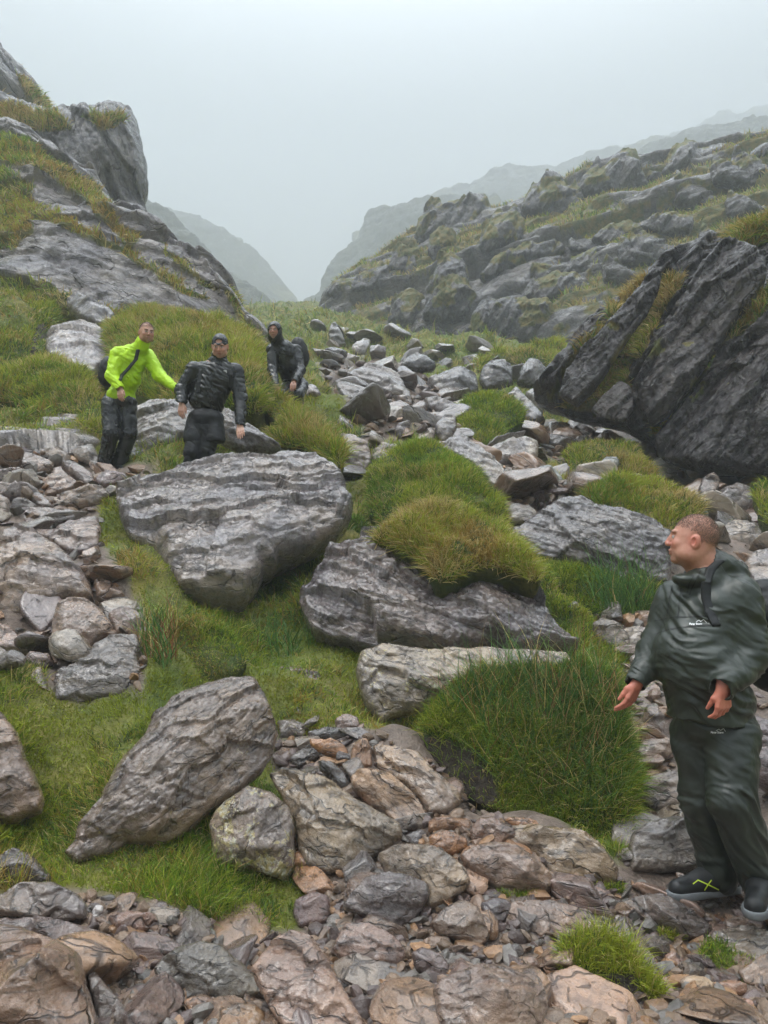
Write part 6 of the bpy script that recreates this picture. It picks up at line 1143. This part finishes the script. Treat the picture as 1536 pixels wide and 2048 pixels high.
    decal('drawcord', [[(1388, 1150), (1378, 1168), (1374, 1186)], [(1402, 1140), (1392, 1160), (1383, 1178), (1379, 1190)]], jk, SEAM, .9, off=.006)
    decal('stripe', [[(1386, 1768), (1396, 1760), (1420, 1771), (1438, 1780)], [(1423, 1760), (1415, 1771), (1409, 1781)]], s1, YL, 1.1)
    # rucksack, worn on the back
    bg = thing('rucksack', 'black rucksack on the back of the man in green waterproofs', 'rucksack', J(1535, 1290, Y+.16)); bb = np.array(bg.location)
    d = SDF(*bounds(bb, m=.36), .010); Rb = frame(-fw); c0 = J(1532, 1268, Y+.14); d.ell(c0, (.15, .13, .26), frame((.86, .5, 0)), .05); d.ell(c0+(.05, .03, -.08), (.13, .13, .18), frame((.86, .5, 0)), .05); part('bag', d, M_BLACKBAG, bg, post=folds(.010, 7, 91))
    d = SDF(*bounds(J(1418, 1190, Y-.2), J(1470, 1120, Y+.1), J(1440, 1320, Y), m=.12), .006)
    T_ = tree_of(jk); pl = [(1440, 1122), (1422, 1138), (1412, 1165), (1412, 1195), (1420, 1225), (1432, 1250)]; pp = []
    for x, y in pl:
        h = T_.ray_cast(Vector((0, 0, CAMZ)), Vector(ray(x, y)))[0]
        if h is not None: pp.append(np.array(h))
    if len(pp) > 2:
        for i in range(len(pp)-1):
            a, b_ = pp[i], pp[i+1]
            for e in (-1, 0, 1): d.cap(a+np.array([e*.013, 0, 0]), b_+np.array([e*.013, 0, 0]), .009, .009, .006)
        part('shoulder_strap', d, M_BLACKBAG, bg)
man_green()

def small_man(label, hc, hf, fw, pts, W, jacket, trousers, tone, jlen, opts):
    """a hiker further up; pts holds the joints"""
    nk, che, pel, shr, elr, wrr, shl, ell_, wrl, hpr, knr, anr, hpl, knl, anl, tor, tol = pts; base = (anr+anl)/2; base[2] = min(tor[2], tol[2]); Rh = frame(hf)
    o = person(label, base); s = opts.get('s', 1.0)
    d = SDF(*bounds(*pts, hc, m=.20), .010); torso(d, pel, che, shl, shr, fw, .13, .095, 0)
    for a, b, c in ((shr, elr, wrr), (shl, ell_, wrl)): limb(d, (a, b, c), (.046, .040, .028))
    for a, b, c in ((hpr, knr, anr), (hpl, knl, anl)): limb(d, (a, b, c), (.08, .058, .042))
    for a, t in ((anr, tor), (anl, tol)): limb(d, (a, a*.45+np.array([t[0], t[1], t[2]+.01])*.55), (.036, .018))
    d.cap(nk, nk+(hc-nk)*.4, .05, .048, .03)
    gs = [d]; hd = SDF(*bounds(hc, m=.17), .0045); head(hd, hc, Rh, s, nk*.5+hc*.5, opts.get('fat', 0.3), opts.get('mouth', 0)); gs.append(hd)
    for k, (wr, el) in (('hr', (wrr, elr)), ('hl', (wrl, ell_))):
        if opts.get(k): g = SDF(*bounds(wr, wr+np.array(opts[k][0])*.16, m=.11), .0042); hand(g, wr, *opts[k]); gs.append(g)
    VV, QQ, n = [], [], 0
    for g in gs: v, qd = g.mesh(); VV.append(v); QQ.append(qd+n); n += len(v)
    V = np.concatenate(VV); col = skin_cols(V, hc, Rh, s, tone, .7, opts.get('beard', .4)); link('body', mesh_np('body', V-base, [np.concatenate(QQ)], True, {'sk': ('FLOAT_COLOR', np.concatenate([col, np.ones((len(V), 1))], 1))}), M_SKIN, o)
    q = opts.get('q', 0)
    d = SDF(*bounds(nk, pel, che, elr, ell_, wrr, wrl, shl, shr, jlen, m=.26), .009); torso(d, jlen, che, shl, shr, fw, W, W*.74, opts.get('belly', .01), .0, .06)
    a_ = opts.get('arm', .066); limb(d, (shr, elr, wrr), (a_*1.15, a_, a_*.72), .035); limb(d, (shl, ell_, wrl), (a_*1.15, a_, a_*.72), .035); d.cap(nk-(0, 0, .01), nk+(hc-nk)*.42, .085, .074, .03)
    d.cap(nk+(hc-nk)*.25, hc, .060, .064, .008, 's')
    for wr, el in ((wrr, elr), (wrl, ell_)): d.cap(wr, wr+unit(wr-el)*.12, a_*.56, a_*.56, .003, 's')
    d.cut(jlen-unit(che-jlen)*.10, -unit(che-jlen))
    def quilt(V):
        v = folds(.017, 7, 33, (1, 1, 1.4))(V)
        if not q: return v
        c = np.median(v, 0); ax = unit(che-jlen); t = (v-jlen)@ax
        for sh, el, wr in ((shr, elr, wrr), (shl, ell_, wrl)):
            da = seg_line(v, sh, el); db = seg_line(v, el, wr); m = np.minimum(da[0], db[0]) < a_*1.35; u = np.where(da[0] < db[0], da[1], db[1]+np.linalg.norm(el-sh)); far = np.linalg.norm(v-(jlen+che)/2-((v-(jlen+che)/2)@ax)[:, None]*ax, axis=1) > W*.95; t = np.where(m & far, u, t)
        r = v-c; r -= (r@ax)[:, None]*ax*.8; r /= np.linalg.norm(r, axis=1)[:, None]+1e-9; return v+r*((np.abs(np.sin(t*math.pi/.052))**.6-.5)*.009)[:, None]
    jk = part('jacket', d, jacket[0], o, post=quilt, label=jacket[1])
    d = SDF(*bounds(pel, hpr, hpl, knr, knl, anr, anl, m=.18), .009); d.ell(pel, (.155, .13, .13), None, .05); tr = opts.get('tr', (.10, .082, .072)); limb(d, (hpr, knr, anr), tr, .03); limb(d, (hpl, knl, anl), tr, .03); d.cut(pel+(0, 0, .09), (0, 0, 1)); part('trousers', d, trousers[0], o, post=folds(.013, 6, 35, (1.4, 1.4, .9)), label=trousers[1])
    for a, t in ((anr, tor), (anl, tol)): shoe(None, a, t, M_SHOE, M_SOLE if opts.get('sole') else M_SHOE, o, 1.05, .009)
    return o, Rh, jk
def seg_line(v, a, b): ab = b-a; L = ab@ab; t = np.clip(((v-a)@ab)/L, 0, 1); return np.linalg.norm(v-a-t[:, None]*ab, axis=1), t*math.sqrt(L)
BLK = cloth_mat('black_waterproof', (.005, .0055, .007), .32, .8, .25, 1.0, spec=.5); YEL = cloth_mat('neon_yellow_shell', (.50, .80, .0), .5, .8, 0, 1.2); PUF = cloth_mat('black_puffer_nylon', (.005, .006, .006), .34, .3, .2); BLK2 = cloth_mat('black_soft_fabric', (.005, .0055, .008), .6, .5)
def bag_on(label, c, r, fwd, strap, mat=M_BLACKBAG):
    bg = thing('rucksack', label, 'rucksack', c); d = SDF(*bounds(c, m=max(r)+.08), .010); R = frame(fwd, (0, 0, 1)); d.ell(c, r, R, .03); d.ell(c+R@np.array([0, .03, -.07]), np.array(r)*np.array([.85, .95, .65]), R, .04); part('bag', d, mat, bg, post=folds(.010, 8, 41))
    for pl in strap:
        p = np.array(pl); d = SDF(*bounds(*p, m=.06), .007)
        for i in range(len(p)-1):
            for e in (-1, 0, 1): d.cap(p[i]+np.array([e*.012, 0, 0]), p[i+1]+np.array([e*.012, 0, 0]), .010, .010, .005)
        part('shoulder_strap', d, mat, bg)
def on(jk, pl, lift=.004):
    V, Q = o_world[jk.name]; T_ = BVHTree.FromPolygons(V.tolist(), Q.tolist()); out = []
    for x, y in pl:
        h = T_.ray_cast(Vector((0, 0, CAMZ)), Vector(ray(x, y)))[0]
        if h is not None: out.append(np.array(h)-unit(np.array(h)-np.array([0, 0, CAMZ]))*lift)
    return out
# ======== man in the neon yellow jacket
Y = 8.6; hc = J(293, 666, Y-.12); fw = unit((.72, -.68, -.05))
o1, Rh1, jk1 = small_man('man in a neon yellow jacket and black over-trousers standing on the left rubble, leaning forward', hc, (.55, -.82, -.18), fw,
  (J(281, 695, Y-.05), J(262, 722, Y), J(238, 800, Y+.06), J(236, 708, Y-.10), J(225, 752, Y-.16), J(240, 776, Y-.22), J(295, 712, Y+.08), J(318, 752, Y+.02), J(350, 776, Y-.10), J(222, 808, Y+.02), J(222, 868, Y-.06), J(206, 938, Y+.02), J(255, 808, Y+.10), J(257, 868, Y+.06), J(236, 936, Y+.12), J(214, 947, Y-.16), J(246, 944, Y-.08)),
  .165, (YEL, 'neon yellow waterproof shell jacket'), (BLK, 'shiny black waterproof over-trousers'), (.52, .29, .21), J(243, 792, Y+.05), dict(s=.98, beard=.35, mouth=.003, arm=.070, tr=(.105, .086, .076), hr=((.15, -.3, -.95), (.5, .6, 0), (.85, -.4, .1), .35), hl=((.7, -.2, -.6), (0, .2, -1), (-.2, -.9, 0), .4)))
hair_cap(o1, hc, Rh1, .98, (.05, .035, .03), .052, -.04, 5000)
bag_on('black rucksack on the back of the man in the neon yellow jacket', J(216, 742, Y+.14), (.10, .075, .17), (-.8, .6, 0), [on(jk1, [(268, 682), (276, 700), (272, 718), (256, 738), (244, 750), (240, 760)], .008)])
# ======== man in the quilted black jacket
Y = 7.9; hc = J(440, 693, Y-.10); fw = unit((.10, -1, 0))
o2, Rh2, jk2 = small_man('man in a quilted black jacket and backwards cap, looking down behind the huge boulder', hc, (.06, -.90, -.42), fw,
  (J(437, 722, Y-.02), J(432, 755, Y), J(412, 855, Y+.03), J(388, 738, Y-.01), J(366, 780, Y-.02), J(364, 806, Y-.10), J(470, 742, Y+.0), J(479, 795, Y-.02), J(480, 850, Y-.14), J(394, 860, Y), J(384, 905, Y-.05), J(378, 955, Y), J(424, 860, Y), J(414, 905, Y), J(408, 955, Y+.04), J(380, 966, Y-.2), J(412, 966, Y-.16)),
  .178, (PUF, 'black quilted down jacket'), (BLK2, 'black leggings'), (.56, .32, .24), J(412, 806, Y+.02), dict(s=.98, beard=.25, q=1, arm=.070, tr=(.10, .075, .062), hr=((.0, -.2, -1), (.4, .9, 0), (.9, -.3, 0), .35), hl=((.15, -.45, -.85), (0, .5, -.8), (-.9, .1, 0), .18)))
d = SDF(*bounds(J(412, 850, Y), m=.34), .010); d.ell(J(412, 838, Y+.02), (.185, .15, .12), None, .05); d.cap(J(392, 850, Y), J(388, 876, Y-.02), .098, .104, .02); d.cap(J(428, 850, Y), J(430, 878, Y-.02), .098, .104, .02); d.cut(J(410, 886, Y), (0, 0, -1)); d.cut(J(410, 812, Y), (0, 0, 1)); part('shorts', d, BLK2, o2, post=folds(.012, 6, 45), label='long loose black shorts')
d = SDF(*bounds(hc, m=.17), .005); W_ = lambda x, y, z: hc+Rh2@(np.array([x, y, z])*.98); d.ell(W_(0, -.012, .038), np.array((.084, .104, .098))*.98, Rh2, .01)
X = np.meshgrid(*d.ax, indexing='ij'); qq = (np.stack(X, -1)-hc)@Rh2; d.f = np.maximum(d.f, (.028-qq[..., 2]-np.clip(-qq[..., 1], 0, 1)*.35).astype(np.float32)); d.ell(W_(0, .078, .066), (.034, .022, .018), Rh2, .004, 's'); d.cap(W_(-.07, .055, .036), W_(0, .098, .036), .008, .008, .01); d.cap(W_(.07, .055, .036), W_(0, .098, .036), .008, .008, .01); d.ell(W_(0, -.115, .01), (.07, .05, .010), Rh2, .01)
part('cap', d, BLK, o2, label='shiny black baseball cap worn backwards')
LG = link('logo', mesh_np('logo', np.array(sum([[np.array(p) for p in on(jk2, [(446.5+k*2.2, 740.5-k*.2), (448.5+k*2.2, 740.2-k*.2), (449.4+k*2.2, 743+k*1.3), (448.0+k*2.2, 743+k*1.3)], .012)] for k in range(3)], []))-np.array(jk2.parent.location), [np.arange(12).reshape(3, 4)], False), cloth_mat('white_logo', (.8, .8, .8), .6, 0), jk2)
bag_on('dark rucksack worn by the man in the quilted black jacket', J(424, 775, Y+.26), (.13, .09, .20), (0, 1, 0), [on(jk2, [(404, 716), (402, 740), (398, 765), (396, 785)], .010), on(jk2, [(458, 726), (462, 750), (462, 775)], .010)])
# ======== hooded man
Y = 10.4; hc = J(549, 663, Y-.22); fw = unit((-.35, -.90, -.25))
o3, Rh3, jk3 = small_man('man in a hooded black rain jacket bending forward with his hands on his knees', hc, (-.10, -.99, -.10), fw,
  (J(556, 684, Y-.12), J(566, 706, Y-.02), J(588, 765, Y+.14), J(545, 700, Y-.10), J(546, 740, Y-.14), J(552, 770, Y-.30), J(592, 700, Y+.02), J(600, 740, Y-.05), J(588, 762, Y-.30), J(578, 772, Y+.08), J(566, 790, Y-.26), J(572, 846, Y-.05), J(602, 772, Y+.12), J(594, 790, Y-.22), J(598, 846, Y-.02), J(566, 856, Y-.28), J(594, 856, Y-.24)),
  .165, (BLK, 'black hooded rain jacket'), (BLK, 'wet black trousers'), (.38, .20, .14), J(584, 752, Y+.10), dict(s=.98, beard=.5, arm=.066, tr=(.105, .085, .075), hr=((.15, -.5, -.85), (0, .7, -.6), (.9, 0, 0), .3), hl=((-.05, -.5, -.85), (0, .7, -.6), (-.9, 0, 0), .3)))
d = SDF(*bounds(hc, m=.19), .006); W_ = lambda x, y, z: hc+Rh3@(np.array([x, y, z])*.98); d.ell(W_(0, -.015, .028), (.098, .118, .115), Rh3, .02); d.ell(W_(0, -.015, -.06), (.09, .10, .09), Rh3, .03); d.cap(W_(0, -.04, -.07), J(556, 686, Y-.10), .09, .10, .04); d.ell(W_(0, .10, -.012), (.064, .085, .084), Rh3, .006, 's'); part('hood', d, BLK, o3, label='tight black hood pulled over the head')
bag_on('black rucksack on the back of the hooded man', J(598, 706, Y+.20), (.13, .12, .22), (.5, .8, .2), [on(jk3, [(584, 676), (582, 690), (584, 706)], .010)])
# ---------------------------------------------------------------- the wet air
def haze_box():
    s = bpy.data.materials.new('wet_air'); s.use_nodes = True; t = s.node_tree; t.nodes.clear()
    o = t.nodes.new('ShaderNodeOutputMaterial'); v = t.nodes.new('ShaderNodeVolumePrincipled')
    v.inputs['Color'].default_value = (0.60, 0.632, 0.662, 1); v.inputs['Density'].default_value = 0.0046; v.inputs['Anisotropy'].default_value = 0.0
    t.links.new(v.outputs[0], o.inputs['Volume'])
    x0, x1, y0, y1 = -520, 520, -520, 520; z0 = float(TP[:, 2].min())-1.0; z1 = 300.0
    V = [(x, y, z) for z in (z0, z1) for y in (y0, y1) for x in (x0, x1)]
    Q = [(0, 2, 3, 1), (4, 5, 7, 6), (0, 1, 5, 4), (2, 6, 7, 3), (0, 4, 6, 2), (1, 3, 7, 5)]
    me = mesh_np('haze', V, [Q], False); link('haze', me, s, kind='stuff')
haze_box()
